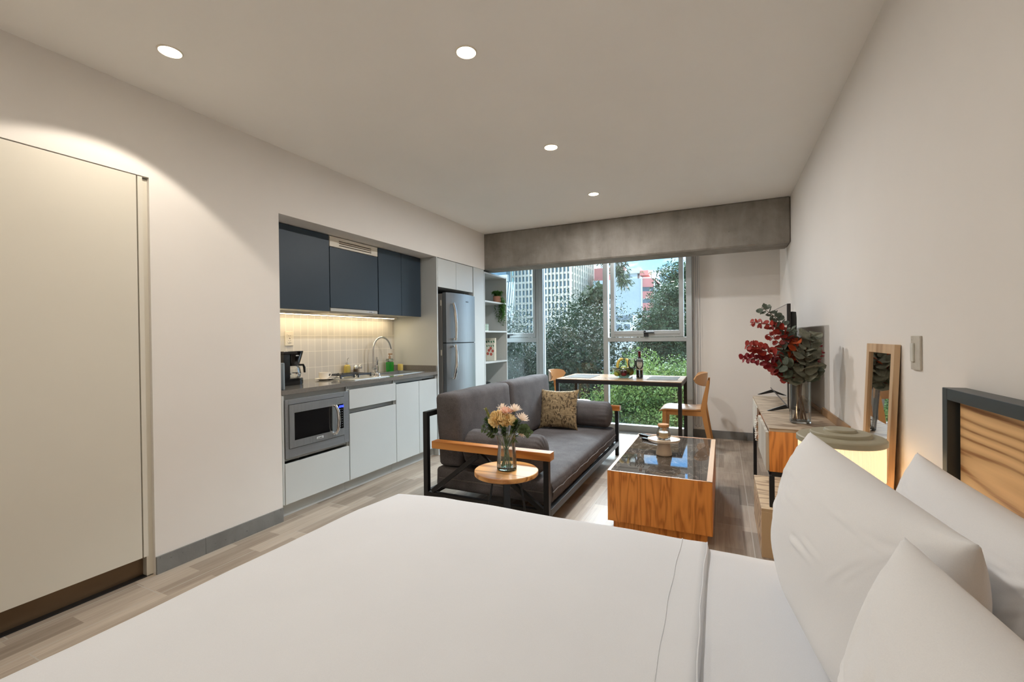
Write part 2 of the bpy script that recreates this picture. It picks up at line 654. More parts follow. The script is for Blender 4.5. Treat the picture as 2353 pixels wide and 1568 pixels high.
def make_weave():
    """patchwork of thin straw strips with dark gaps, for the throw cushion"""
    m, nt, b = _new('woven_straw_print')
    v0 = swizzle(nt, (0, 1, None))
    ns = N(nt, 'ShaderNodeTexNoise'); ns.inputs['Scale'].default_value = 9; ns.inputs['Detail'].default_value = 3
    nt.links.new(v0, ns.inputs['Vector'])
    v = mixc(nt, .035, v0, ns.outputs['Color'], 'ADD')
    t = brick(nt, v, .026, .0058, .0009, .5, lin((192, 172, 138)), lin((148, 128, 98)), lin((92, 78, 58)))
    vs_ = N(nt, 'ShaderNodeVectorMath', operation='MULTIPLY'); vs_.inputs[1].default_value = (1.0, .5, 1)
    nt.links.new(v, vs_.inputs[0])
    vo = N(nt, 'ShaderNodeTexVoronoi', distance='CHEBYCHEV'); vo.inputs['Scale'].default_value = 92
    nt.links.new(vs_.outputs[0], vo.inputs['Vector'])
    sp_ = N(nt, 'ShaderNodeSeparateColor'); nt.links.new(vo.outputs['Color'], sp_.inputs[0])
    patch = ramp(nt, sp_.outputs[0], [(.0, (.16, .14, .11)), (.16, (.22, .19, .15)), (.24, (.8, .78, .74)), (1.0, (1.1, 1.08, 1.04))])
    col = mixc(nt, .85, t.outputs['Color'], patch, 'MULTIPLY')
    n = noise_tex(nt, coords(nt, (4, 10, 1)), 2.4, 4, .7)
    col = mixc(nt, 1.0, col, ramp(nt, n, [(.3, (.72, .70, .66)), (.7, (1.2, 1.17, 1.1))]), 'MULTIPLY')
    nt.links.new(col, b.inputs['Base Color'])
    b.inputs['Roughness'].default_value = .9
    bump(nt, b, t.outputs['Fac'], -.3, .001)
    return m

FLOOR = make_floor(); TILES = make_tiles(); MARBLE = make_marble()
CONCRETE = make_concrete('raw_concrete', (116, 110, 102), (160, 154, 145))
WALL = mat('white_wall_paint', (232, 228, 223), .75, var=.012, vs=3, bmp=.06, bs=320, bd=.0006, spec=.25)
CEIL = mat('white_ceiling_paint', (247, 245, 241), .85, var=.012, vs=2, spec=.2)
GREYTILE = make_concrete('grey_skirting_tile', (112, 112, 110), (132, 132, 130), 6)
DOORPAINT = mat('cream_door_paint', (218, 213, 200), .42, var=.012, vs=3)
TOEBROWN = mat('bronze_kick_plate', (118, 98, 76), .35, metal=.55, var=.06)
ALU = mat('brushed_aluminium', (176, 182, 184), .38, metal=.55, var=.03, bmp=.05, bs=200)
ALUDARK = mat('window_gasket', (46, 52, 56), .6)
HANDLEBLK = mat('black_plastic_handle', (30, 33, 38), .45)
LAM = mat('white_grey_laminate', (202, 206, 205), .38, var=.012, vs=4)
LAMSIDE = mat('laminate_carcass', (196, 200, 198), .5, var=.015)
NAVY = mat('matte_dark_blue_laminate', (44, 58, 70), .42, var=.03, vs=5, spec=.45)
COUNTER = mat('grey_quartz_counter', (124, 121, 116), .1, var=.08, vs=60)
STEEL = make_steel('brushed_steel', (200, 205, 208), .32, 'Z', .8)
STEELH = make_steel('brushed_steel_dark', (176, 180, 184), .36, 'Y', .7)
FRIDGE = make_steel('fridge_steel', (146, 152, 156), .36, 'Z', .7)
CHROME = mat('polished_chrome', (225, 225, 225), .06, metal=1.0, var=.01)
BLACKMETAL = mat('black_powder_coat', (26, 26, 28), .42, var=.12, vs=20, metal=.1)
BLACKGLOSS = mat('glossy_black_plastic', (14, 13, 13), .12, var=.1)
BLACKMATTE = mat('matte_black_plastic', (24, 24, 25), .55, var=.1)
IRON = mat('cast_iron_grate', (58, 64, 72), .6, var=.1)
SOFA = fabric('grey_brown_sofa_fabric', (72, 69, 70), (110, 106, 107), 300, blotch=7)
OAK = wood('orange_oak_veneer', (240, 158, 76), (178, 98, 38), 'Z', freq=40, scale=15, squash=.12, rough=.38, fib=.45)
OAKY = wood('orange_oak_lengthwise', (206, 142, 74), (160, 96, 42), 'X', freq=40, scale=5, squash=.06, rough=.4)
OAKTOP = wood('pale_oak_top', (204, 172, 132), (150, 112, 72), 'Y', freq=44, scale=5, squash=.16, rough=.36)
GREYOAK = wood('weathered_oak_top', (188, 168, 144), (132, 110, 88), 'X', freq=60, scale=5.5, squash=.4, rough=.4)
ROUNDOAK = wood('round_table_oak', (236, 180, 112), (172, 114, 60), 'X', freq=44, scale=6, squash=.1, rough=.34)
HEADOAK = wood('headboard_oak', (236, 194, 138), (152, 100, 52), 'Y', freq=130, scale=2.3, squash=.30, rough=.5, seed=3.1, width=.38, fib=.32)
NIGHTOAK = wood('nightstand_oak', (214, 186, 148), (176, 140, 100), 'Z', freq=34, scale=3, squash=.16, rough=.45, seed=1.7)
CHAIRWOOD = wood('chair_beech', (190, 136, 80), (156, 100, 52), 'Z', freq=16, scale=5, squash=.06, rough=.4)
MIRRORWOOD = wood('mirror_frame_oak', (206, 176, 140), (164, 130, 94), 'Z', freq=26, scale=8, squash=.05, rough=.5)
CORK = mat('cork', (186, 134, 86), .85, var=.25, vs=160, bmp=.3, bs=200)
PILLOWCASE = fabric('white_pillow_cotton', (234, 236, 240), (240, 242, 245), 700, blotch=3, bmp=.12, bd=.0005)
LINEN = fabric('white_cotton', (216, 219, 224), (223, 226, 231), 700, blotch=3, bmp=.12, bd=.0005)
CERAM = mat('cream_ceramic', (216, 196, 172), .32, var=.02)
WHITECER = mat('white_porcelain', (238, 232, 222), .15, var=.01)
PLASTW = mat('ivory_plastic', (224, 216, 200), .4, var=.01)
GLASS = glass('clear_glass')
GLASSG = glass('greenish_glass', (214, 240, 236))
WATER = glass('water', (240, 250, 248), 1.333)
THINGLASS = pane('thin_clear_glass', (253, 254, 254), haze=.012, gloss=.06)
AQUA = glass('aqua_glass_base', (196, 236, 228))
THINWATER = pane('clear_water', (250, 253, 252), haze=.01, gloss=.04)
WINPANE = pane('window_pane', (242, 247, 248), haze=.03, gloss=.06)
MIRROR = mat('mirror_silver', (220, 222, 224), .01, metal=1.0, var=.004)
BULB = glow('downlight_lens', (255, 240, 208), 6.0)
LEDM = glow('led_strip', (255, 232, 190), 9.0)
SHADE = glow('lamp_shade_glow', (255, 230, 184), .42)
GREENCAP = mat('sage_lamp_cap', (158, 152, 130), .5, var=.02)

XL, XR, YB = -2.668, 0.578, 5.747
KX = -3.24
H = 2.5
YR = -1.3

# ------------------------------------------------------------------ room shell
bm = nb(); box(bm, KX - .2, XR + .2, YR - .2, YB + .22, -.15, 0, 0); struct('floor', bm, FLOOR, label='wood-look plank tile floor')
bm = nb(); box(bm, KX - .2, XR + .2, YR - .2, YB + .22, H, H + .15, 0); struct('ceiling', bm, CEIL, label='white painted ceiling')
bm = nb()
box(bm, KX - .06, XL, YR, .30, 0, H, 0)
box(bm, KX - .06, XL, 1.277, 2.017, 0, H, 0)
box(bm, KX - .06, XL, .30, 1.277, 2.057, H, 0)
box(bm, KX - .06, XL, 2.017, 4.85, 2.058, H, 0)
struct('wall_left', bm, WALL, label='white left wall with soffit over the kitchen niche')
bm = nb(); box(bm, KX - .2, KX, YR, YB + .2, 0, H, 0); struct('wall_niche', bm, WALL, label='white rear wall of the kitchen niche')
bm = nb(); box(bm, XR, XR + .2, YR, YB + .2, 0, H, 0); struct('wall_right', bm, WALL, label='white right wall')
bm = nb(); box(bm, -.328, XR, YB, YB + .2, 0, H, 0); struct('wall_back', bm, WALL, label='white wall beside the window')
bm = nb(); box(bm, KX - .2, XR + .2, YR - .2, YR, 0, H, 0); struct('wall_rear', bm, WALL, label='white wall behind the bed side')
bm = nb(); box(bm, KX, -.328, YB - .02, YB + .2, 2.42, H, 0); struct('wall_header', bm, WALL, label='white strip over the window')
bm = nb(); box(bm, KX, XR, 4.85, 5.197, 2.067, H, .014, 1); struct('beam', bm, CONCRETE, label='raw concrete beam across the ceiling')
bm = nb(); box(bm, KX, KX + .008, 2.017, 3.82, .86, 1.45, 0); struct('wall_backsplash', bm, TILES, label='white vertical tile backsplash')
# skirtings
bm = nb()
for a, b_ in ((1.279, 1.52), (1.5215, 2.015)):
    box(bm, XL - .001, XL + .009, a, b_, 0, .092, .001)
struct('baseboard_left', bm, GREYTILE, label='grey tile skirting of the left wall')
bm = nb()
for a, b_ in ((-.326, .24), (.2415, XR - .001)):
    box(bm, a, b_, YB - .009, YB + .001, 0, .092, .001)
struct('baseboard_back', bm, GREYTILE, label='grey tile skirting beside the window')
bm = nb()
for k in range(9):
    box(bm, XR - .009, XR + .001, 1.2 + k * .5, 1.699 + k * .5 if k < 8 else YB - .01, 0, .092, .001)
struct('baseboard_right', bm, GREYTILE, label='grey tile skirting of the right wall')
# closet door flush with the wall
d = bpy.data.objects.new('door_1', None); COL.objects.link(d); d.location = (XL, .75, 0)
d['kind'] = 'structure'; d['label'] = 'tall cream flush closet door in the left wall'; d['category'] = 'door'
bm = nb(); box(bm, XL - .03, XL - .001, .302, 1.222, .112, 2.052, .0015); struct('door_panel', bm, DOORPAINT, d)
bm = nb(); box(bm, XL - .03, XL - .001, 1.2275, 1.248, .112, 2.052, .001); box(bm, XL - .06, XL - .02, 1.248, 1.277, .0, 2.048, 0); struct('door_frame', bm, DOORPAINT, d)
bm = nb(); box(bm, XL - .09, XL - .055, .302, 1.262, .0, .115, 0); struct('kick_plate', bm, TOEBROWN, d)
bm = nb(); box(bm, XL - .055, XL - .02, .302, 1.277, .0, .006, .001); struct('floor_track', bm, BLACKMETAL, d)
bm = nb(); box(bm, XL - .2, XL - .1, .28, 1.30, 0, 2.06, 0); struct('closet_back', bm, BLACKMATTE, d)

# ------------------------------------------------------------------ windows
def frame_rect(bm, x0, x1, z0, z1, w, y0, y1, bev=.002):
    """rectangular frame, members w = (left, right, bottom, top)"""
    l, r, b, t = w
    if l: box(bm, x0, x0 + l, y0, y1, z0, z1, bev)
    if r: box(bm, x1 - r, x1, y0, y1, z0, z1, bev)
    if b: box(bm, x0 + l, x1 - r, y0, y1, z0, z0 + b, bev)
    if t: box(bm, x0 + l, x1 - r, y0, y1, z1 - t, z1, bev)

def window(name, label):
    o = bpy.data.objects.new(name, None); COL.objects.link(o); o.location = (0, YB, 0)
    o['kind'] = 'structure'; o['label'] = label; o['category'] = 'window'
    return o

def pane_box(x0, x1, z0, z1, y, par):
    bm = nb(); box(bm, x0, x1, y, y + .006, z0, z1, 0); struct('window_pane', bm, WINPANE, par)
    bm = nb(); frame_rect(bm, x0 - .001, x1 + .001, z0 - .001, z1 + .001, (.004, .004, .004, .004), y - .004, y - .0005, 0); struct('gasket', bm, ALUDARK, par)

WY0, WY1 = YB - .04, YB + .06
# right window: awning sash above, fixed light below
w = window('window_1', 'aluminium window with an awning sash above and a fixed light below')
bm = nb()
frame_rect(bm, -1.395, -.33, .0, 2.42, (.056, .064, .088, .03), WY0, WY1)
box(bm, -1.339, -.394, WY0, WY1, 1.145, 1.199)
box(bm, -.394, -.33, WY0 - .03, WY0, 0, 2.42, .002)
struct('window_frame', bm, ALU, w)
bm = nb()
frame_rect(bm, -1.300, -.425, 1.203, 2.40, (.05, .05, .078, .05), WY0 - .012, WY1 - .02)
box(bm, -1.262, -.465, WY0 - .022, WY0 - .010, 1.236, 1.262, .001)
struct('window_sash', bm, ALU, w)
pane_box(-1.247, -.478, 1.283, 2.36, YB + .0, w)
pane_box(-1.331, -.396, .096, 1.143, YB + .0, w)
bm = nb(); box(bm, -.885, -.83, WY0 - .04, WY0 - .02, 1.205, 1.262, .004); box(bm, -.885, -.76, WY0 - .062, WY0 - .04, 1.245, 1.265, .005); box(bm, -.884, -.862, WY0 - .05, WY0 - .03, 1.24, 1.285, .004)
struct('window_handle', bm, HANDLEBLK, w)
# middle fixed window
w = window('window_2', 'tall fixed aluminium window between two mullions')
bm = nb(); frame_rect(bm, -2.30, -1.396, .0, 2.42, (.066, .004, .088, .03), WY0, WY1); struct('window_frame', bm, ALU, w)
pane_box(-2.233, -1.401, .09, 2.39, YB + .0, w)
# left window
w = window('window_3', 'left aluminium window with an awning sash behind the open shelves')
bm = nb()
frame_rect(bm, -3.235, -2.302, .0, 2.42, (.06, .036, .088, .03), WY0, WY1)
box(bm, -3.175, -2.338, WY0, WY1, 1.145, 1.21)
struct('window_frame', bm, ALU, w)
bm = nb(); frame_rect(bm, -3.17, -2.342, 1.214, 2.40, (.05, .034, .062, .05), WY0 - .012, WY1 - .02); struct('window_sash', bm, ALU, w)
pane_box(-3.12, -2.376, 1.276, 2.36, YB + .0, w)
pane_box(-3.175, -2.338, .09, 1.143, YB + .0, w)
bm = nb(); box(bm, -2.80, -2.745, WY0 - .04, WY0 - .02, 1.205, 1.262, .004); box(bm, -2.80, -2.67, WY0 - .062, WY0 - .04, 1.245, 1.265, .005)
struct('window_handle', bm, HANDLEBLK, w)
bm = nb(); box(bm, KX, -.328, WY0 - .09, YB + .2, -.002, .004, .001); struct('trim_sill', bm, ALU, label='aluminium floor sill under the windows')

# ------------------------------------------------------------------ ceiling lights
DL = [((-2.209, 1.147), 'recessed round downlight near the left wall, over the closet door'),
      ((-1.035, 1.735), 'recessed round downlight over the foot of the bed, largest in the centre row'),
      ((-1.043, 2.849), 'recessed round downlight in the centre row, second from the beam'),
      ((-1.043, 3.949), 'recessed round downlight in the centre row, closest to the concrete beam')]
def downlight(xy, label):
    x, y = xy
    t = thing('ceiling_downlight', label, 'ceiling light', (x, y, H), group='recessed ceiling downlights')
    bm = nb(); lathe(bm, [(.043, -.0045), (.0475, -.0035), (.049, 0.0)], (x, y, H)); emit('trim_ring', bm, mat('white_trim', (235, 228, 214), .5), t)
    bm = nb(); lathe(bm, [(0, -.0052), (.03, -.005), (.0435, -.0035)], (x, y, H)); emit('lens', bm, BULB, t)
    return t
for xy, lab in DL:
    downlight(xy, lab)

def lamp_area(name, loc, power, rgb, size, target=None, shape='DISK', sy=None, spread=PI):
    l = bpy.data.lights.new(name, 'AREA')
    l.energy = power; l.color = rgb; l.shape = shape; l.size = size
    if sy: l.size_y = sy
    l.spread = spread
    o = bpy.data.objects.new(name, l); COL.objects.link(o); o.location = loc
    if target is not None:
        o.rotation_euler = (Vector(target) - Vector(loc)).to_track_quat('-Z', 'Y').to_euler()
    return o
WARM = LAMPC
for i, (x, y) in enumerate([(-1.035, 1.735), (-1.043, 2.849), (-1.043, 3.949)]):
    lamp_area('downlight_and_fill_beam', (x, y, H - .0058), DLP[i], WARM if i == 0 else (1.0, .98, .96), .086, spread=R(178))
def spot(name, loc, target, power, rgb, cone, blend=.12, radius=.03):
    l = bpy.data.lights.new(name, 'SPOT'); l.energy = power; l.color = rgb; l.spot_size = R(cone); l.spot_blend = blend; l.shadow_soft_size = radius
    o = bpy.data.objects.new(name, l); COL.objects.link(o); o.location = loc
    o.rotation_euler = (Vector(target) - Vector(loc)).to_track_quat('-Z', 'Y').to_euler()
    return o
spot('downlight_and_fill_beam', (-2.209, 1.147, H - .008), (-2.24, .93, .4), SPOTP, WARM, 112, .14)
# extra unseen lamps without fittings; those over the bed continue the row's spacing
lamp_area('downlight_and_fill_beam', (-1.05, 5.42, H - .02), DLP[6], (1.0, .98, .96), .085, spread=R(178))    # unseen lamp added past the beam to fill the window end
lamp_area('downlight_and_fill_beam', (-1.04, .55, H - .02), DLP[3], WARM, .085, spread=R(178))
lamp_area('downlight_and_fill_beam', (-1.04, -.6, H - .02), DLP[4], WARM, .085, spread=R(178))
lamp_area('downlight_and_fill_beam', (-2.209, -.1, H - .02), DLP[5], WARM, .085, spread=R(178))  # unseen extra lamp beside the row, no fitting
# under-cabinet strip
lamp_area('under_cabinet_glow', (KX + .10, 2.87, 1.4205), LEDP, (1.0, .80, .52), .028, shape='RECTANGLE', sy=1.62)

# ------------------------------------------------------------------ sky and sun
wd = bpy.data.worlds.new('sky'); SC.world = wd; wd.use_nodes = True
nt = wd.node_tree
bg = nt.nodes['Background']
tc = N(nt, 'ShaderNodeTexCoord')
sp = N(nt, 'ShaderNodeSeparateXYZ'); nt.links.new(tc.outputs['Generated'], sp.inputs[0])
grad = ramp(nt, sp.outputs[2], [(0.0, lin((214, 230, 236))), (.08, lin((136, 190, 234))), (.185, lin((104, 168, 228)))])
mp = N(nt, 'ShaderNodeMapping'); mp.inputs['Scale'].default_value = (1, 1, 2.6); mp.inputs['Location'].default_value = (.35, .1, .2)
nt.links.new(tc.outputs['Generated'], mp.inputs[0])
cl = noise_tex(nt, mp.outputs[0], 4.6, 7, .58, .35)
cm = ramp(nt, cl, [(.46, (0, 0, 0)), (.58, (1, 1, 1))])
sky = mixc(nt, cm, grad, (.62, .63, .63))
up_ = ramp(nt, sp.outputs[2], [(.31, (0, 0, 0)), (.38, (1, 1, 1))])   # bright patch added above the visible strip of sky to light the room
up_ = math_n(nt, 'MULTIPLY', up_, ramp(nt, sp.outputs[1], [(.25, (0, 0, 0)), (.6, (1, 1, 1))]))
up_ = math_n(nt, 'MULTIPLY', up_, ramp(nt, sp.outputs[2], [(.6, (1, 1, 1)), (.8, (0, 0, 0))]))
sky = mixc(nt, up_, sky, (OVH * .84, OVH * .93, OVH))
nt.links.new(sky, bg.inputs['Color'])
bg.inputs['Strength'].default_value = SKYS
l = bpy.data.lights.new('sun', 'SUN'); l.energy = SUNS; l.angle = R(1.0); l.color = (1, .95, .86)
o = bpy.data.objects.new('sun', l); COL.objects.link(o)
o.rotation_euler = Vector((.62, .5, -.85)).to_track_quat('-Z', 'Y').to_euler()

# ------------------------------------------------------------------ kitchen niche
FX = XL            # cabinet fronts are flush with the wall
def text_mesh(bm, s, size, M, depth=.0006):
    cu = bpy.data.curves.new('t', 'FONT'); cu.body = s; cu.size = size; cu.extrude = depth; cu.align_x = 'CENTER'; cu.align_y = 'CENTER'
    o = bpy.data.objects.new('t', cu); COL.objects.link(o)
    dg = bpy.context.evaluated_depsgraph_get()
    me = bpy.data.meshes.new_from_object(o.evaluated_get(dg))
    t = nb(); t.from_mesh(me)
    bpy.data.objects.remove(o); bpy.data.meshes.remove(me)
    return merge(bm, t, M)
def facing_x(p):        # text plane facing +X, reading along +Y
    return basis(p, (0, 1, 0), (0, 0, 1), (1, 0, 0))
INK = mat('dark_ink', (40, 44, 48), .5)

DK = .018
# microwave base unit
t = thing('base_cabinet', 'white base cabinet holding the built-in microwave, at the left end of the counter', 'cabinet', (KX + .28, 2.315, 0), group='white base cabinets')
bm = nb()
box(bm, KX + .012, FX - .02, 2.022, 2.04, .1, .84, .001); box(bm, KX + .012, FX - .002, 2.022, 2.036, .1, .84, .001); box(bm, KX + .012, FX - .02, 2.6, 2.611, .1, .84, .001)
box(bm, KX + .012, FX - .02, 2.04, 2.6, .1, .118, .001); box(bm, KX + .012, FX - .03, 2.04, 2.6, .385, .40, .001); box(bm, KX + .012, FX - .035, 2.04, 2.6, .8, .838, .001)
emit('carcass', bm, LAMSIDE, t)
bm = nb(); box(bm, FX - DK, FX, 2.04, 2.606, .098, .372, .0015); emit('drawer', bm, LAM, t)
bm = nb(); box(bm, KX + .02, FX - .06, 2.022, 2.611, 0, .098, .001); emit('plinth', bm, LAM, t)
# drawer and door unit
t = thing('base_cabinet', 'white base cabinet with one shallow drawer over a wide door, beside the microwave', 'cabinet', (KX + .28, 2.89, 0), group='white base cabinets')
bm = nb()
box(bm, KX + .012, FX - .02, 2.613, 2.625, .1, .84, .001); box(bm, KX + .012, FX - .02, 3.155, 3.168, .1, .84, .001); box(bm, KX + .012, FX - .02, 2.625, 3.155, .1, .118, .001); box(bm, KX + .012, FX - .04, 2.625, 3.155, .622, .655, .001); box(bm, KX + .012, FX - .035, 2.625, 3.155, .81, .838, .001)
emit('carcass', bm, LAMSIDE, t)
bm = nb(); box(bm, FX - DK, FX, 2.615, 3.166, .66, .812, .0015); emit('drawer', bm, LAM, t)
bm = nb(); box(bm, FX - DK, FX, 2.615, 3.166, .098, .622, .0015); emit('door', bm, LAM, t)
bm = nb(); box(bm, KX + .02, FX - .06, 2.613, 3.168, 0, .098, .001); emit('plinth', bm, LAM, t)
# sink unit with two doors
t = thing('base_cabinet', 'white base cabinet with two tall doors under the sink', 'cabinet', (KX + .28, 3.49, 0), group='white base cabinets')
bm = nb()
box(bm, KX + .012, FX - .02, 3.17, 3.184, .1, .84, .001); box(bm, KX + .012, FX - .02, 3.8, 3.816, .1, .84, .001); box(bm, KX + .012, FX - .02, 3.184, 3.8, .1, .118, .001); box(bm, FX - .06, FX - .035, 3.184, 3.8, .81, .838, .001)
emit('carcass', bm, LAMSIDE, t)
for a, b_ in ((3.172, 3.502), (3.506, 3.798)):
    bm = nb(); box(bm, FX - DK, FX, a, b_, .098, .80, .0015); emit('door', bm, LAM, t)
bm = nb(); box(bm, KX + .02, FX - .06, 3.17, 3.816, 0, .098, .001); emit('plinth', bm, LAM, t)

# counter with a sink opening
CZ = .872
t = thing('countertop', 'grey polished stone countertop with an upstand at its right end', 'countertop', (KX + .28, 2.92, .84))
bm = nb()
SX0, SX1, SY0, SY1 = KX + .14, KX + .46, 3.27, 3.72
for a in ((KX + .009, FX + .004, 2.02, SY0), (KX + .009, FX + .004, SY1, 3.817), (KX + .009, SX0, SY0, SY1), (SX1, FX + .004, SY0, SY1)):
    box(bm, *a, .842, CZ, 0)
emit('slab', bm, COUNTER, t)
bm = nb(); box(bm, KX + .012, FX - .004, 3.803, 3.818, CZ, CZ + .06, .001); emit('upstand', bm, COUNTER, t)

# sink
t = thing('kitchen_sink', 'shallow stainless steel sink set into the grey counter', 'sink', (KX + .3, 3.5, CZ))
bm = nb(); frame_r = [(SX0 - .012, SX0 + .01, SY0 - .012, SY1 + .012), (SX1 - .01, SX1 + .012, SY0 - .012, SY1 + .012), (SX0 + .01, SX1 - .01, SY0 - .012, SY0 + .01), (SX0 + .01, SX1 - .01, SY1 - .01, SY1 + .012)]
for a in frame_r: box(bm, *a, CZ, CZ + .004, .001)
emit('rim', bm, STEEL, t)
bm = nb()
i0, i1, j0, j1 = SX0 + .01, SX1 - .01, SY0 + .01, SY1 - .01
box(bm, i0 - .002, i0, j0, j1, CZ - .16, CZ, 0); box(bm, i1, i1 + .002, j0, j1, CZ - .16, CZ, 0); box(bm, i0, i1, j0 - .002, j0, CZ - .16, CZ, 0); box(bm, i0, i1, j1, j1 + .002, CZ - .16, CZ, 0); box(bm, i0, i1, j0, j1, CZ - .162, CZ - .16, 0)
emit('bowl', bm, STEEL, t)
bm = nb(); lathe(bm, [(0, .004), (.02, .004), (.03, .001), (.034, 0)], ((i0 + i1) / 2, (j0 + j1) / 2, CZ - .16), 24); emit('drain', bm, CHROME, t)

# faucet
fx, fy = KX + .10, 3.44
t = thing('kitchen_faucet', 'tall chrome gooseneck faucet behind the sink', 'faucet', (fx, fy, CZ))
bm = nb(); lathe(bm, [(0, 0), (.026, 0), (.026, .008), (.021, .012), (.021, .075), (.018, .082), (0, .084)], (fx, fy, CZ), 24)
cyl(bm, (fx, fy - .005, CZ + .05), (fx - .002, fy - .05, CZ + .05), .017, .017, 20)
emit('body', bm, CHROME, t)
bm = nb(); pts = [(fx, fy - .045, CZ + .05), (fx, fy - .045, CZ + .24)]
cx = fy - .045 + .118
for k in range(1, 15):
    a = PI - k * R(164) / 14
    pts.append((fx + .018 * k / 14, cx + .118 * math.cos(a), CZ + .24 + .118 * math.sin(a)))
a = Vector(pts[-1]) - Vector(pts[-2]); pts.append(tuple(Vector(pts[-1]) + a.normalized() * .035))
tube(bm, pts, .0105, 14); emit('spout', bm, CHROME, t)
bm = nb(); cyl(bm, (fx, fy + .004, CZ + .08), (fx + .004, fy + .004, CZ + .135), .014, .013, 18); box(bm, fx - .006, fx + .006, fy - .004, fy + .012, CZ + .13, CZ + .162, .003); emit('lever', bm, CHROME, t)

# gas cooktop
t = thing('gas_cooktop', 'two-burner steel gas cooktop with dark iron grates, sunk in the counter', 'cooktop', (KX + .3, 2.93, CZ))
c0, c1, d0, d1 = KX + .10, KX + .50, 2.74, 3.16
bm = nb(); box(bm, c0, c1, d0, d1, CZ, CZ + .006, .002); box(bm, c1, c1 + .012, d0, d1, CZ, CZ + .003, .001); emit('plate', bm, STEEL, t)
for k, (bx, by) in enumerate(((c0 + .12, d0 + .11), (c0 + .15, d0 + .28))):
    bm = nb(); lathe(bm, [(0, .016), (.028, .016), (.032, .012), (.032, .004), (.045, .002), (.048, 0)], (bx, by, CZ + .005), 28); emit('burner', bm, CHROME, t)
    bm = nb()
    for s in (-1, 1):
        box(bm, bx - .095, bx - .025, by + s * .02 - .004, by + s * .02 + .004, CZ + .026, CZ + .038, .001)
        box(bm, bx + .025, bx + .095, by + s * .02 - .004, by + s * .02 + .004, CZ + .026, CZ + .038, .001)
        box(bm, bx + s * .095 - .004, bx + s * .095 + .004, by - .08, by + .08, CZ + .022, CZ + .038, .001)
        for q in (-1, 1):
            box(bm, bx + s * .095 - .005, bx + s * .095 + .005, by + q * .075 - .005, by + q * .075 + .005, CZ + .005, CZ + .04, .001)
    box(bm, bx - .095, bx + .095, by - .004, by + .004, CZ + .03, CZ + .036, .001)
    box(bm, bx - .099, bx + .099, by - .079, by - .071, CZ + .03, CZ + .036, .001); box(bm, bx - .099, bx + .099, by + .071, by + .079, CZ + .03, CZ + .036, .001)
    emit('grate', bm, IRON, t)
for ky in (d0 + .335, d0 + .385):
    for kx in ((c1 - .05,) if ky < d0 + .35 else (c1 - .12,)):
        bm = nb(); lathe(bm, [(0, .03), (.014, .03), (.017, .026), (.018, .008), (.022, .003), (.022, 0)], (kx, ky, CZ + .005), 24); emit('knob', bm, CHROME, t)

# microwave
t = thing('microwave_oven', 'built-in stainless microwave with a curved handle, under the left end of the counter', 'microwave', (FX - .1, 2.32, .40))
m0, m1, z0, z1 = 2.043, 2.604, .408, .806
bm = nb(); frame_rect2 = [(m0, m0 + .024, z0, z1), (m1 - .05, m1, z0, z1), (m0 + .024, m1 - .05, z0, z0 + .062), (m0 + .024, m1 - .05, z1 - .034, z1)]
for a in frame_rect2: box(bm, FX - .014, FX + .004, a[0], a[1], a[2], a[3], .002)
box(bm, FX - .40, FX - .02, m0 + .01, m1 - .01, z0 + .003, z1 - .003, .004)
emit('trim_frame', bm, STEELH, t)
bm = nb(); box(bm, FX - .018, FX - .010, m0 + .022, m1 - .048, z0 + .06, z1 - .032, 0); emit('shadow_gap', bm, BLACKMATTE, t)
e0, e1, g0, g1 = m0 + .027, m1 - .053, z0 + .065, z1 - .037
dy = 2.464
bm = nb()
for a in ((e0, 2.108, g0, g1), (2.436, dy, g0, g1), (2.108, 2.436, g0, .522), (2.108, 2.436, .712, g1)):
    box(bm, FX - .012, FX + .010, a[0], a[1], a[2], a[3], 0)
door = emit('door', bm, STEEL, t)
bm = nb(); box(bm, FX - .010, FX + .006, 2.107, 2.437, .521, .713, 0); emit('door_window', bm, mat('smoked_oven_glass', (16, 16, 18), .04, spec=.8, coat=.5), door)
bm = nb()
pts = [(FX + .006, 2.447, .50), (FX + .03, 2.452, .505), (FX + .045, 2.458, .54), (FX + .05, 2.462, .607), (FX + .045, 2.458, .675), (FX + .03, 2.452, .71), (FX + .006, 2.447, .715)]
tube(bm, pts, [.009, .011, .012, .0125, .012, .011, .009], 12); emit('handle', bm, CHROME, door)
bm = nb(); box(bm, FX - .003, FX + .0125, 2.29, 2.35, .492, .508, .001); bd = emit('badge', bm, mat('pale_badge', (196, 202, 206), .4), door)
bm = nb(); text_mesh(bm, 'io mabe', .012, facing_x((FX + .0128, 2.32, .500))); emit('lettering', bm, INK, door)
bm = nb(); box(bm, FX - .012, FX + .010, dy + .001, e1, g0, g1, .001); cp = emit('control_panel', bm, STEEL, t)
bm = nb(); box(bm, FX + .006, FX + .0112, 2.482, e1 - .008, .528, .716, .0005); emit('keypad', bm, BLACKGLOSS, cp)
bm = nb()
for r_ in range(8):
    for c_ in range(3):
        yy = 2.490 + c_ * .018; zz = .672 - r_ * .0185
        box(bm, FX + .0108, FX + .0117, yy, yy + .006, zz, zz + .004, 0)
emit('key_marks', bm, mat('pale_key_print', (150, 156, 160), .6), cp)
bm = nb()
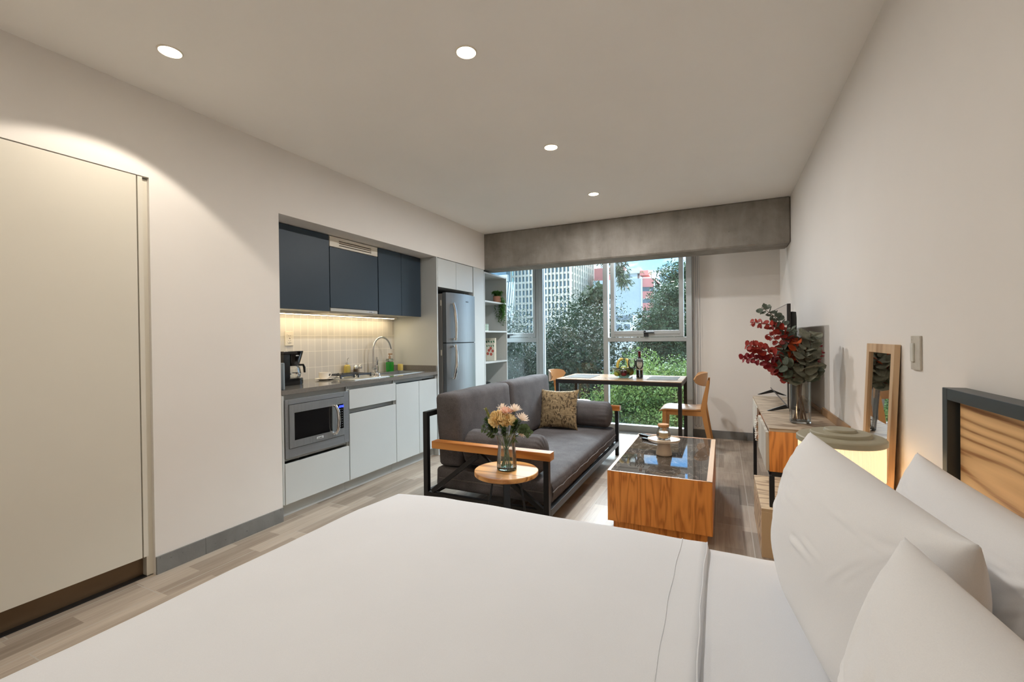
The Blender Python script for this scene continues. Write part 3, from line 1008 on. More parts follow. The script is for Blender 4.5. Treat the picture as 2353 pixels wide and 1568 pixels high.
def seg7(bm, ch, y, z, w, h):
    S = {'0': 'abcdef', '1': 'bc', '2': 'abged', '3': 'abgcd', '4': 'fgbc', '5': 'afgcd', '8': 'abcdefg', '9': 'abfgcd'}[ch]
    k = w * .18
    R_ = {'a': (y, y + w, z + h - k, z + h), 'd': (y, y + w, z, z + k), 'g': (y, y + w, z + h / 2 - k / 2, z + h / 2 + k / 2), 'f': (y, y + k, z + h / 2, z + h), 'e': (y, y + k, z, z + h / 2), 'b': (y + w - k, y + w, z + h / 2, z + h), 'c': (y + w - k, y + w, z, z + h / 2)}
    for c in S: box(bm, FX + .0112, FX + .0118, *R_[c], 0)
for c, yy in (('2', 2.499), ('2', 2.510), ('5', 2.523), ('0', 2.534)):
    seg7(bm, c, yy, .690, .008, .015)
box(bm, FX + .0112, FX + .0118, 2.5195, 2.521, .694, .6955, 0); box(bm, FX + .0112, FX + .0118, 2.5195, 2.521, .699, .7005, 0)
emit('clock_digits', bm, glow('blue_digits', (60, 80, 255), 3.0), cp)

# upper cabinets
UX = KX + .385
def upper(y0, y1, label, doors):
    t = thing('wall_cabinet', label, 'cabinet', (UX - .18, (y0 + y1) / 2, 1.44), group='dark blue wall cabinets')
    bm = nb(); box(bm, KX, UX - .019, y0, y1, 1.444, 2.055, .001); emit('carcass', bm, LAMSIDE, t)
    for a, b_, zz0, zz1 in doors:
        bm = nb(); box(bm, UX - .018, UX, a, b_, zz0, zz1, .0012); emit('door', bm, NAVY, t)
    return t
upper(2.02, 2.606, 'wide dark blue wall cabinet at the left end of the row', [(2.022, 2.605, 1.440, 2.052)])
t = upper(2.609, 3.165, 'dark blue wall cabinet with a white air grille on top, second from the left', [(2.612, 3.160, 1.472, 1.962)])
bm = nb()
gy0, gy1, gz0, gz1 = 2.612, 3.160, 1.968, 2.050
sl = (2.71, 3.08)
for a in ((gy0, sl[0], gz0, gz1), (sl[1], gy1, gz0, gz1)): box(bm, UX - .018, UX + .001, *a, .001)
zz = [1.968, 1.984, 1.992, 2.001, 2.009, 2.018, 2.026, 2.050]
for k in range(0, 8, 2): box(bm, UX - .018, UX + .001, sl[0], sl[1], zz[k], zz[k + 1], 0)
emit('air_grille', bm, PLASTW, t)
bm = nb(); box(bm, UX - .06, UX - .019, sl[0] - .02, sl[1] + .02, 1.97, 2.04, 0); emit('grille_cavity', bm, BLACKMATTE, t)
upper(3.168, 3.80, 'dark blue wall cabinet with two narrow doors, at the right end of the row', [(3.171, 3.490, 1.440, 2.052), (3.494, 3.80, 1.440, 2.052)])
t = thing('range_hood', 'slim white range hood strip under the second wall cabinet', 'range hood', (UX - .15, 2.887, 1.42))
bm = nb(); box(bm, UX - .30, UX + .0, 2.614, 3.148, 1.442, 1.468, .002); emit('body', bm, mat('pale_grey_hood', (190, 190, 184), .4), t)
bm = nb(); box(bm, UX - .27, UX - .03, 2.63, 3.13, 1.428, 1.4425, .003); box(bm, UX - .2, UX - .17, 2.9, 2.915, 1.42, 1.43, .002); box(bm, UX - .2, UX - .17, 2.95, 2.965, 1.42, 1.43, .002); emit('filter', bm, PLASTW, t)
bm = nb(); box(bm, UX - .002, UX + .002, 3.02, 3.10, 1.447, 1.463, .0006); emit('badge', bm, mat('pale_badge', (196, 202, 206), .4), t)
bm = nb(); text_mesh(bm, 'io mabe', .013, facing_x((UX + .0022, 3.06, 1.455))); emit('lettering', bm, INK, t)
t = thing('led_light_bar', 'warm glowing light strip along the wall under the dark blue cabinets', 'light strip', (KX + .09, 2.92, 1.42))
bm = nb(); box(bm, KX + .07, KX + .13, 2.03, 3.72, 1.424, 1.4435, .001); emit('housing', bm, PLASTW, t)
bm = nb(); box(bm, KX + .085, KX + .115, 2.05, 3.70, 1.4215, 1.4245, .0005); emit('diffuser', bm, LEDM, t)

# tall panels, fridge, cabinet over the fridge
bm = nb(); box(bm, KX, FX, 3.821, 3.84, 0, 2.056, .001); solo('partition_panel', bm, LAM, 'tall white panel between the kitchen counter and the fridge', 'panel')
t = thing('overhead_cabinet', 'white two-door cabinet above the fridge', 'cabinet', (KX + .28, 4.2, 1.74))
bm = nb(); box(bm, KX + .012, FX - .02, 3.842, 4.556, 1.752, 2.054, .001); emit('carcass', bm, LAMSIDE, t)
for a, b_ in ((3.845, 4.193), (4.197, 4.553)):
    bm = nb(); box(bm, FX - DK, FX, a, b_, 1.75, 2.05, .0012); emit('door', bm, LAM, t)
bm = nb(); box(bm, KX, FX - .001, 4.575, 4.83, 0, 2.056, .001); solo('filler_column', bm, LAM, 'tall white column between the fridge and the open shelves', 'panel')
bm = nb(); box(bm, KX + .001, FX - .12, 4.558, 4.574, 0, 2.05, 0); solo('gap_board', bm, LAMSIDE, 'thin white board in the gap right of the cabinet above the fridge', 'board')

t = thing('refrigerator', 'stainless two-door refrigerator beside the kitchen counter', 'refrigerator', (FX - .25, 4.25, 0))
f0, f1 = 3.945, 4.545
bm = nb(); box(bm, KX + .04, FX - .02, f0, f1, .03, 1.69, .012); emit('body', bm, mat('fridge_grey_side', (150, 148, 144), .4, metal=.2), t)
def fdoor(name, za, zb):
    bm = nb()
    poly = [(FX - .015, f0), (FX + .03, f0)]
    for k in range(13):
        u = k / 12
        poly.append((FX + .03 + .045 * (1 - (2 * u - 1) ** 2), f0 + .003 + (f1 - f0 - .006) * u))
    poly += [(FX + .03, f1), (FX - .015, f1)]
    prism(bm, poly, 'Z', za, zb, .006)
    return emit(name, bm, FRIDGE, t, angle=50)
fz = fdoor('freezer_door', 1.168, 1.70)
fd = fdoor('fridge_door', .06, 1.158)
bm = nb(); box(bm, KX + .04, FX + .02, f0 + .01, f1 - .01, 1.158, 1.168, .001); emit('gasket', bm, BLACKMATTE, t)
bm = nb(); box(bm, KX + .1, FX + .01, f0 + .02, f1 - .02, .0, .055, .002); emit('foot_grille', bm, BLACKMATTE, t)
hy = f0 + .085
def hx(z): return FX + .065
bm = nb()
tube(bm, [(FX + .045, hy - .015, 1.58), (FX + .075, hy - .012, 1.585), (FX + .092, hy - .004, 1.50), (FX + .098, hy + .004, 1.38), (FX + .096, hy + .006, 1.27), (FX + .09, hy + .006, 1.19)], [.012, .017, .018, .017, .015, .013], 12); box(bm, FX + .035, FX + .09, hy - .03, hy + .012, 1.195, 1.215, .004)
emit('handle', bm, CHROME, fz)
bm = nb()
tube(bm, [(FX + .045, hy - .015, .79), (FX + .075, hy - .012, .785), (FX + .092, hy - .004, .86), (FX + .098, hy + .004, .97), (FX + .096, hy + .006, 1.07), (FX + .09, hy + .006, 1.145)], [.012, .017, .018, .017, .015, .013], 12); box(bm, FX + .035, FX + .09, hy - .03, hy + .012, 1.115, 1.135, .004)
emit('handle', bm, CHROME, fd)
bm = nb(); text_mesh(bm, 'mabe', .03, basis((FX + .0715, f0 + .36, 1.62), (-.07, 1, 0), (0, 0, 1), (1, .07, 0)), .002); emit('logo', bm, INK, fz)
for z in (1.56, 1.03):
    bm = nb(); box(bm, FX - .045, FX - .029, f0 - .003, f0 + .001, z, z + .06, .001); emit('hinge_clip', bm, PLASTW, t)

# open shelf unit
t = thing('open_shelf_unit', 'white open shelf unit against the window, past the fridge', 'shelf', (KX + .3, 5.14, 0))
s0, s1 = 4.835, 5.455
bm = nb(); box(bm, KX + .12, FX, s0, s0 + .018, 0, 2.036, .001); box(bm, KX + .12, FX, s1 - .0, s1 + .018, 0, 2.036, .001); emit('side_panel', bm, LAM, t)
bm = nb(); box(bm, KX + .12, KX + .135, s0 + .018, s1, .0, 2.036, 0); emit('back_panel', bm, LAM, t)
for z in (2.016, 1.662, 1.283, .89, .50, .08):
    bm = nb(); box(bm, KX + .135, FX - .002, s0 + .018, s1, z, z + .020, .001); emit('shelf', bm, LAM, t)

# things on the shelves
t = thing('potted_plant', 'terracotta pot with a trailing green plant, on the upper open shelf', 'plant', (FX - .09, 5.36, 1.682))
px, py = FX - .085, 5.35
bm = nb(); lathe(bm, [(0, .001), (.046, .001), (.052, .006), (.056, .09), (.052, .09), (.05, .075), (0, .075)], (px, py, 1.682), 28); emit('pot', bm, mat('terracotta', (178, 128, 106), .8, var=.05), t)
bm = nb(); lathe(bm, [(0, .08), (.03, .079), (.05, .074)], (px, py, 1.682), 20); emit('soil', bm, mat('dark_soil', (58, 46, 36), .95, var=.3, vs=60), t)
def leaf(bm, p, d, n, L, W, cup=.15, mi=0, pts=3):
    """small pointed leaf from p along d"""
    d = Vector(d).normalized(); n = Vector(n); n = (n - d * n.dot(d)); n = n.normalized() if n.length > 1e-4 else d.orthogonal().normalized()
    s = d.cross(n)
    p = Vector(p)
    a = bm.verts.new(p); b1 = bm.verts.new(p + d * L * .45 + s * W / 2 + n * cup * W); b2 = bm.verts.new(p + d * L * .45 - s * W / 2 + n * cup * W); m_ = bm.verts.new(p + d * L * .5); e = bm.verts.new(p + d * L)
    for q in ((a, b1, m_), (a, m_, b2), (m_, b1, e), (m_, e, b2)):
        bm.faces.new(q).material_index = mi
rnd = random.Random(3)
bm = nb(); bs_ = nb()
for k in range(30):
    a = rnd.uniform(-.6, 2.3) if k < 18 else rnd.uniform(0, 6.28)
    long_ = k < 18
    pts = []
    x, y, z = px + rnd.uniform(-.02, .02), py + rnd.uniform(-.02, .02), 1.76
    dirx, diry = math.cos(a), math.sin(a)
    Lh = rnd.uniform(.18, .46) if long_ else .07
    for i in range(14):
        u = i / 13
        if long_:
            pts.append((x + dirx * .09 * min(1, u * 3.2) + .02 * u * math.sin(u * 9 + k), y + diry * .075 * min(1, u * 3.2), z + .035 * math.sin(min(1, u * 4) * PI) - Lh * max(0, u - .16)))
        else:
            pts.append((x + dirx * .05 * u, y + diry * .05 * u, z + Lh * math.sin(u * 2)))
    tube(bs_, pts, .0012, 5)
    for i in range(1, 14):
        for s in range(4):
            d = Vector((rnd.uniform(-1, 1), rnd.uniform(-1, 1), rnd.uniform(-.7, .5)))
            leaf(bm, pts[i], d, (0, 0, 1), rnd.uniform(.03, .046), .013)
emit('trailing_leaves', bm, leaf_mat('trailing_green', (52, 96, 46), (104, 150, 74), scale=20), t)
emit('stems', bs_, mat('green_stem', (84, 108, 56), .6), t)
CUPM = mat('mint_white_ceramic', (206, 224, 214), .35, var=.02)
CUPG = mat('mint_green_glaze', (128, 164, 148), .35)
def ribbed_cup(x, y, z, label):
    t = thing('ribbed_cup', label, 'cup', (x, y, z), group='ribbed mint cups on the open shelf')
    bm = nb(); lathe(bm, [(0, .002), (.034, .002), (.037, .006), (.037, .086), (.033, .086), (.032, .01), (0, .01)], (x, y, z), 28); emit('body', bm, CUPM, t)
    bm = nb()
    for k in range(4): lathe(bm, [(.0372, .012 + k * .02), (.0384, .014 + k * .02), (.0384, .018 + k * .02), (.0372, .020 + k * .02)], (x, y, z), 28)
    emit('glazed_bands', bm, CUPG, t)
ribbed_cup(FX - .075, 4.995, 1.303, 'ribbed mint and white cup on the open shelf, fully in view')
ribbed_cup(FX - .12, 4.925, 1.303, 'ribbed mint and white cup on the open shelf, half hidden behind the column edge')
# two printed books
COVER = mat('cream_book_cover', (228, 224, 208), .5, var=.01)
REDF = mat('printed_red_fruit', (196, 96, 82), .6, var=.1)
GREENP = mat('printed_green_leaf', (70, 130, 96), .6)
SPINE = mat('tan_book_spine', (176, 160, 112), .6)
def disc(bm, M, rx, ry, n=14):
    vs = [bm.verts.new(M @ Vector((rx * math.cos(2 * PI * k / n), ry * math.sin(2 * PI * k / n), 0))) for k in range(n)]
    bm.faces.new(vs)
def book(x, y, z, w, h, th, label):
    # cover faces the viewer (-Y), spine on the side towards -X
    t = thing('book', label, 'book', (x, y, z), group='cookbooks on the open shelf')
    bm = nb(); box(bm, x + .002, x + w - .003, y + .002, y + th - .002, z + .003, z + h - .003, 0); emit('pages', bm, mat('paper_edges', (236, 230, 214), .8, vs=200, stretch=(1, 40, 1)), t)
    bm = nb(); box(bm, x, x + w, y, y + .002, z, z + h, 0); box(bm, x, x + w, y + th - .002, y + th, z, z + h, 0); cv = emit('cover', bm, COVER, t)
    bm = nb(); box(bm, x - .002, x + .0, y, y + th, z, z + h, 0); sp_ = emit('spine', bm, SPINE, t)
    bm = nb()
    for k, (u, v) in enumerate(((.56, .70), (.36, .585), (.78, .55), (.22, .40), (.60, .37))):
        disc(bm, basis((x + w * u, y - .0006, z + h * v), (1, 0, 0), (0, 0, 1), (0, -1, 0)), w * .15, h * .085)
    emit('printed_fruit', bm, REDF, cv)
    bm = nb()
    for k in range(4):
        disc(bm, basis((x + w * (.14 + .24 * k), y - .0006, z + h * (.83 + .012 * (k % 2))), (1, 0, .5 - .5 * (k % 2)), (-.4, 0, 1), (0, -1, 0)), w * .07, h * .05)
    emit('printed_leaves', bm, GREENP, cv)
book(FX - .165, 5.16, .911, .13, .235, .03, 'smaller cream cookbook with red fruit on its cover, in front of the taller one')
book(FX - .215, 5.235, .911, .15, .30, .03, 'taller cream cookbook with red fruit on its cover, behind the smaller one')
b_ = thing('book', 'cookbook with a tan spine and a vine of green and orange lettering', 'book', (FX - .2, 5.12, .911), group='cookbooks on the open shelf')
x0_ = FX - .235
bm = nb(); box(bm, x0_, x0_ + .062, 5.145, 5.155, .911, 1.14, .002); box(bm, x0_, x0_ + .062, 5.13, 5.145, .911, 1.14, .003); emit('spine', bm, SPINE, b_)
bm = nb()
for k in range(9):
    s = 1 if k % 2 else -1
    prism(bm, [(x0_ + .02, 1.085 - k * .013), (x0_ + .045, 1.092 - k * .013 + s * .004), (x0_ + .045, 1.088 - k * .013 + s * .004), (x0_ + .02, 1.080 - k * .013)], 'Y', 5.1285, 5.1305)
emit('vine_lettering', bm, mat('printed_dark_green', (60, 90, 52), .6), b_)
bm = nb()
for u, v in ((.018, .965), (.030, .972), (.042, .965), (.024, .955), (.036, .955)):
    disc(bm, basis((x0_ + u, 5.1292, v), (1, 0, 0), (0, 0, 1), (0, -1, 0)), .006, .006, 10)
emit('berry_print', bm, mat('printed_orange', (186, 96, 50), .6), b_)
t = thing('glass_bowl', 'grey wire rim of a glass bowl on the lowest visible shelf', 'bowl', (FX - .09, 4.98, .52))
bm = nb(); lathe(bm, [(0, .0), (.04, .0), (.08, .05), (.085, .12), (.083, .12), (.077, .05), (.038, .004), (0, .004)], (FX - .1, 4.98, .521), 28); emit('body', bm, glass('smoky_glass', (150, 160, 164)), t)
bm = nb(); lathe(bm, [(.083, .118), (.087, .118), (.087, .124), (.083, .124)], (FX - .1, 4.98, .521), 28, closed=True); emit('rim', bm, BLACKMETAL, t)

# coffee maker
t = thing('coffee_maker', 'black drip coffee maker with a glass carafe, at the left end of the counter', 'coffee maker', (KX + .24, 2.33, CZ))
ax, ay = KX + .25, 2.355       # carafe axis
bm = nb(); poly = []
for k in range(17):
    a = -PI / 2 + PI * k / 16
    poly.append((ax + .078 * math.sin(a) * 1.0, ay + .0 + .078 * math.cos(a)))
poly += [(ax + .078, ay - .13), (ax - .078, ay - .13)]
prism(bm, [(u, v) for u, v in poly], 'Z', CZ, CZ + .05, .004); emit('base', bm, BLACKGLOSS, t)
bm = nb(); prism(bm, [(ax - .078, ay - .13), (ax + .078, ay - .13), (ax + .07, ay - .07), (ax - .07, ay - .07)], 'Z', CZ + .048, CZ + .235, .004); emit('water_tank', bm, BLACKGLOSS, t)
bm = nb(); lathe(bm, [(0, .15), (.05, .15), (.056, .165), (.062, .18), (.082, .25), (.08, .256), (0, .257)], (ax, ay, CZ), 32)
box(bm, ax - .08, ax + .08, ay - .132, ay - .01, CZ + .232, CZ + .256, .004)
hp = emit('filter_holder', bm, BLACKGLOSS, t)
bm = nb()
for k in range(3): disc(bm, basis((ax + .0755 - .001 * k, ay - .018 + .011 * k, CZ + .222), (-.25, 1, 0), (.2, 0, 1), (1, .25, -.2)), .007, .0045, 10)
emit('logo', bm, mat('white_print', (225, 225, 222), .5), hp)
bm = nb(); prof = [(0, .002), (.056, .002), (.062, .012), (.066, .035), (.058, .075), (.045, .096), (.044, .1), (.042, .1), (.042, .096), (.055, .074), (.063, .035), (.059, .014), (.054, .005), (0, .005)]
lathe(bm, prof, (ax, ay, CZ + .05), 32); cf = emit('carafe', bm, THINGLASS, t)
bm = nb(); lathe(bm, [(0, .112), (.03, .112), (.046, .104), (.047, .095), (.044, .092), (0, .092)], (ax, ay, CZ + .05), 28)
tube(bm, [(ax + .02, ay + .042, CZ + .148), (ax + .02, ay + .085, CZ + .146), (ax + .022, ay + .094, CZ + .125), (ax + .022, ay + .096, CZ + .085)], [.008, .009, .0095, .008], 10)
emit('carafe_lid_and_handle', bm, BLACKGLOSS, cf)
bm = nb(); lathe(bm, [(.0645, .03), (.0675, .03), (.0675, .037), (.0645, .037)], (ax, ay, CZ + .05), 32, closed=True); emit('steel_band', bm, CHROME, cf)
bm = nb(); tube(bm, [(ax - .06, ay - .13, CZ + .05), (ax - .08, ay - .17, CZ + .02), (ax - .03, ay - .2, CZ + .004), (ax + .06, ay - .215, CZ + .004), (ax + .01, ay - .25, CZ + .004), (ax - .1, ay - .26, CZ + .05), (ax - .13, ay - .2, CZ + .09)], .0032, 8); emit('cord', bm, BLACKMATTE, t)
bm = nb(); box(bm, FX - .24, FX - .03, 2.058, 2.071, CZ, CZ + .185, .006); solo('cutting_board', bm, mat('blue_grey_board', (150, 164, 172), .5), 'thin blue-grey board standing on edge at the left end of the counter', 'board')

# cup and saucer
sx, sy = KX + .20, 2.70
t = thing('saucer', 'white saucer under the coffee cup on the counter', 'saucer', (sx, sy, CZ))
bm = nb(); lathe(bm, [(0, 0), (.036, 0), (.04, .004), (.07, .013), (.069, .0155), (.04, .008), (0, .006)], (sx, sy, CZ), 36); emit('dish', bm, WHITECER, t)
t = thing('coffee_cup', 'white coffee cup standing on a saucer on the counter', 'cup', (sx, sy, CZ + .0065))
bm = nb(); lathe(bm, [(0, 0), (.026, 0), (.03, .004), (.038, .018), (.041, .058), (.0385, .058), (.035, .02), (.027, .006), (0, .006)], (sx, sy, CZ + .0066), 36); emit('body', bm, WHITECER, t)
bm = nb(); tube(bm, [(sx + .01, sy + .039, CZ + .056), (sx + .012, sy + .058, CZ + .058), (sx + .013, sy + .066, CZ + .045), (sx + .012, sy + .06, CZ + .03), (sx + .01, sy + .036, CZ + .024)], .0048, 10); emit('handle', bm, WHITECER, t)
# oil, shakers
ox, oy = KX + .055, 3.10
t = thing('oil_dispenser', 'glass oil bottle with a thin steel spout behind the cooktop', 'bottle', (ox, oy, CZ))
bm = nb(); lathe(bm, [(0, 0), (.027, 0), (.03, .004), (.03, .085), (.022, .1), (.013, .106), (.013, .112), (0, .112)], (ox, oy, CZ), 28); emit('body', bm, mat('golden_oil', (190, 172, 88), .08, spec=.7), t)
bm = nb(); lathe(bm, [(0, .135), (.004, .135), (.006, .125), (.016, .122), (.017, .105), (0, .105)], (ox, oy, CZ), 20); tube(bm, [(ox, oy, CZ + .13), (ox, oy + .002, CZ + .158), (ox + .012, oy + .012, CZ + .166)], .003, 8); emit('pourer', bm, CHROME, t)
for k, (yy, c, lab) in enumerate(((3.185, mat('ground_pepper', (70, 58, 44), .3, spec=.6), 'pepper shaker with a chrome top, beside the oil bottle'), (3.24, mat('white_salt', (216, 208, 196), .2, spec=.6), 'salt shaker with a chrome top, second from the oil bottle'))):
    t = thing('spice_shaker', lab, 'shaker', (ox + .02, yy, CZ), group='shakers behind the cooktop')
    bm = nb(); lathe(bm, [(0, 0), (.021, 0), (.0225, .003), (.019, .06), (0, .06)], (ox + .02, yy, CZ), 24); emit('body', bm, c, t)
    bm = nb(); lathe(bm, [(.0195, .06), (.022, .068), (.02, .084), (.01, .094), (0, .096)], (ox + .02, yy, CZ), 24); emit('cap', bm, CHROME, t)
# soap, sponge
t = thing('soap_dispenser', 'clear pump bottle of green dish soap beside the sink', 'bottle', (KX + .09, 3.66, CZ))
bx_, by_ = KX + .085, 3.655
bm = nb(); box(bm, bx_ - .03, bx_ + .03, by_ - .03, by_ + .03, CZ, CZ + .10, .006); emit('soap', bm, mat('green_soap', (24, 150, 44), .06, spec=.7), t)
bm = nb(); box(bm, bx_ - .031, bx_ + .031, by_ - .031, by_ + .031, CZ + .1005, CZ + .135, .012); emit('clear_shoulder', bm, pane('thin_clear_plastic', haze=.08), t)
bm = nb(); cyl(bm, (bx_, by_, CZ + .135), (bx_, by_, CZ + .16), .012, .012, 18); cyl(bm, (bx_, by_, CZ + .16), (bx_, by_, CZ + .178), .005, .005, 12); box(bm, bx_ - .012, bx_ + .03, by_ - .01, by_ + .01, CZ + .175, CZ + .19, .004); emit('pump', bm, mat('rose_gold_pump', (206, 170, 140), .2, metal=.8), t)
t = thing('sponge_tray', 'small steel tray holding the yellow sponge beside the sink', 'tray', (KX + .13, 3.75, CZ))
bm = nb(); lathe(bm, [(0, 0), (.04, 0), (.05, .008), (.048, .009), (.039, .003), (0, .003)], (KX + .15, 3.745, CZ), 28); emit('dish', bm, CHROME, t)
bm = nb(); cushion(bm, (KX + .15, 3.745, CZ + .04), (.055, .032, .07), r=.008, n=5); solo('sponge', bm, mat('yellow_sponge', (222, 200, 120), .95, var=.15, vs=90, bmp=.4, bs=260), 'yellow sponge standing upright in a tray by the sink', 'sponge')
# wall outlet on the tiles
t = thing('wall_outlet', 'ivory double power outlet on the tiled backsplash', 'outlet', (KX + .008, 2.52, 1.165))
bm = nb(); box(bm, KX + .008, KX + .016, 2.483, 2.558, 1.165, 1.285, .003); emit('plate', bm, PLASTW, t)
bm = nb(); box(bm, KX + .015, KX + .019, 2.503, 2.538, 1.188, 1.262, .002); emit('socket_face', bm, PLASTW, t)
bm = nb()
for z in (1.205, 1.243):
    box(bm, KX + .0185, KX + .0195, 2.511, 2.514, z, z + .008, 0); box(bm, KX + .0185, KX + .0195, 2.527, 2.530, z, z + .008, 0); box(bm, KX + .0185, KX + .0195, 2.519, 2.522, z - .010, z - .006, 0)
box(bm, KX + .0185, KX + .0197, 2.515, 2.527, 1.222, 1.228, 0)
emit('slots', bm, mat('socket_slots', (92, 80, 66), .6), t)

# ------------------------------------------------------------------ sofa
SOFAP = fabric('sofa_piping', (96, 90, 88), (128, 122, 120), 300)
t = thing('sofa', 'grey fabric sofa with a black steel frame and wooden armrests', 'sofa', (-1.42, 3.55, 0))
bm = nb()
beam(bm, (-.9835, 2.57, .122), (-.9835, 4.53, .122), .035, .045); beam(bm, (-1.8815, 2.57, .122), (-1.8815, 4.53, .122), .035, .045)
for y in (2.55, 4.55):
    beam(bm, (-1.864, y, .122), (-1.001, y, .122), .035, .045)
for k in range(8): beam(bm, (-1.864, 2.75 + k * .23, .128), (-1.001, 2.75 + k * .23, .128), .05, .012)
beam(bm, (-1.8815, 2.57, .682), (-1.8815, 4.53, .682), .035, .035)
emit('frame', bm, BLACKMETAL, t)
for y in (2.55, 4.55):
    bm = nb(); box(bm, -1.001, -.966, y - .0175, y + .0175, 0, .456); emit('leg', bm, BLACKMETAL, t)
    bm = nb(); box(bm, -1.899, -1.864, y - .0175, y + .0175, 0, .70); emit('leg', bm, BLACKMETAL, t)
    bm = nb(); box(bm, -1.815, -.948, y - .035, y + .035, .456, .506, .003); emit('armrest', bm, OAKY, t)
    bm = nb()
    beam(bm, (-1.835, y, .15), (-1.46, y, .44), .03, .03); beam(bm, (-1.46, y, .44), (-1.01, y, .14), .03, .03)
    emit('brace', bm, BLACKMETAL, t)
bm = nb(); cushion(bm, (-1.42, 3.55, .222), (.868, 1.875, .155), r=.03, n=(20, 40, 6), bulge=(.005, .0, .012), wr=.004, ws=14); seat = emit('seat_cushion', bm, SOFA, t, angle=60)
bm = nb()
rnd = random.Random(5)
pts = []
for k in range(60):
    y = 2.64 + 1.82 * k / 59
    pts.append((-.978 + .0015 * math.sin(k * 1.3), y, .226 + .003 * math.sin(k * .7) + .002 * rnd.uniform(-1, 1)))
tube(bm, pts, .004, 6); tube(bm, [(-1.82, 2.612, .226), (-1.4, 2.612, .228), (-1.02, 2.612, .226)], .004, 6); emit('piping', bm, SOFAP, seat)
bm = nb()          # gathered pleats along the front border, above and below the piping
def pleats(z0, z1, x0, x1, amp, sd):
    ny_, nz_ = 520, 7
    gg = {}
    for a in range(ny_ + 1):
        y = 2.645 + 1.81 * a / ny_
        w = noise.noise(Vector((y * 62 + sd, 0, sd))) + .6 * noise.noise(Vector((y * 150, sd, 0)))
        hh = .55 + .45 * noise.noise(Vector((y * 21, 3, sd)))
        for b2 in range(nz_ + 1):
            u = b2 / nz_
            e = max(0.0, 1 - u / max(.3, hh)) * min(1, u * 6 + .3) * min(1, (y - 2.64) * 60, (4.46 - y) * 60)
            gg[a, b2] = bm.verts.new((x0 + (x1 - x0) * u * u + amp * w * e, y + .004 * w * e * u, z0 + (z1 - z0) * u))
    for a in range(ny_):
        for b2 in range(nz_): bm.faces.new((gg[a, b2], gg[a + 1, b2], gg[a + 1, b2 + 1], gg[a, b2 + 1]))
pleats(.230, .290, -.9785, -.996, .0045, 1.0)
pleats(.222, .160, -.9785, -.990, .003, 7.0)
emit('gathered_border', bm, SOFA, seat, angle=80)
for a, b_, sd in ((2.615, 3.475, 1.0), (3.495, 4.425, 2.0)):
    bm = nb()
    M = Matrix.Rotation(R(-3.0), 4, 'Y')
    cushion(bm, (-1.752, (a + b_) / 2, .565), (.185, b_ - a, .51), r=.035, n=(8, 26, 16), bulge=(.014, .0, .004), wr=.005, ws=7, seed=sd, M=M)
    emit('back_cushion', bm, SOFA, t, angle=60)

def bolster(x0, x1, y, z, r, label):
    L = x1 - x0
    bm = nb()
    prof = [(0, -.5 * L)]
    for k in range(1, 9):
        a = PI / 2 * k / 8
        prof.append((r * .28 + r * .72 * math.sin(a), -.5 * L + .05 * (1 - math.cos(a))))
    for k in range(1, 16): prof.append((r * (1 + .012 * math.sin(k * 1.7)), -.5 * L + .05 + (L - .1) * k / 16))
    for k in range(8, 0, -1):
        a = PI / 2 * k / 8
        prof.append((r * .28 + r * .72 * math.sin(a), .5 * L - .05 * (1 - math.cos(a))))
    prof.append((0, .5 * L))
    def fn(a, zz):
        e = max(0.0, 1 - (L / 2 - abs(zz)) / .13)
        return 1 + .028 * e * math.sin(a * 19 + 2 * math.sin(a * 3)) - .03 * (1 if math.sin(a) < -.8 else 0) * (1 - e) + .008 * math.sin(a * 3 + zz * 9)
    lathe(bm, prof, (0, 0, 0), 76, fn=fn)
    bm.transform(Matrix.Translation((0, 0, 0)) @ Matrix.Rotation(PI / 2, 4, 'Y'))
    bmesh.ops.translate(bm, verts=bm.verts, vec=((x0 + x1) / 2, y, z))
    solo('bolster_cushion', bm, SOFA, label, 'cushion', group='round bolsters on the sofa', angle=60)
bolster(-1.655, -1.06, 2.735, .437, .124, 'round grey bolster at the near end of the sofa, behind the flower vase')
bolster(-1.62, -1.00, 4.375, .440, .127, 'round grey bolster at the window end of the sofa')
# throw cushion leaning on the far bolster
WEAVE = make_weave()
M = basis((-1.475, 4.165, .500), (1, .10, .0), (.0, .24, 1), (.10, -1, .24))
t = thing('throw_cushion', 'square straw-patterned throw cushion leaning on the far bolster', 'cushion', (-1.475, 4.165, .500), tuple(M.to_euler()))
bm = nb(); pillow_mesh(bm, .375, .375, .13, Matrix.Identity(4), 30, 30, wr=.004, seed=2.2, sharp=.5, ear=.014); emit('cover', bm, WEAVE, t, local=True, angle=70)

# ------------------------------------------------------------------ coffee table
t = thing('coffee_table', 'low orange oak coffee table with a polished dark marble top', 'table', (-.36, 3.33, 0))
c0, c1, d0, d1, cz0, cz1 = -.66, -.06, 2.76, 3.93, .062, .372
RIMW = wood('pale_table_rim', (214, 178, 142), (186, 144, 104), 'Y', freq=20, squash=.06)
bm = nb(); box(bm, c0, c1, d0, d0 + .018, cz0, cz1, .001); emit('end_panel', bm, OAK, t)
bm = nb(); box(bm, c0, c1, d1 - .018, d1, cz0, cz1, .001); emit('end_panel', bm, OAK, t)
bm = nb(); box(bm, c0, c0 + .018, d0 + .018, d1 - .018, cz0, cz1, .001); emit('side_panel', bm, OAK, t)
bm = nb(); box(bm, c1 - .018, c1, d0 + .018, d1 - .018, cz0, cz1, .001); emit('side_panel', bm, OAK, t)
bm = nb(); box(bm, c0 + .018, c1 - .018, d0 + .018, d1 - .018, cz0, cz1 - .02, 0); emit('core', bm, BLACKMATTE, t)
bm = nb(); box(bm, c0 + .018, c1 - .03, d0 + .018, d1 - .018, cz1 - .02, cz1 + .0005, .0006); emit('marble_top', bm, MARBLE, t)
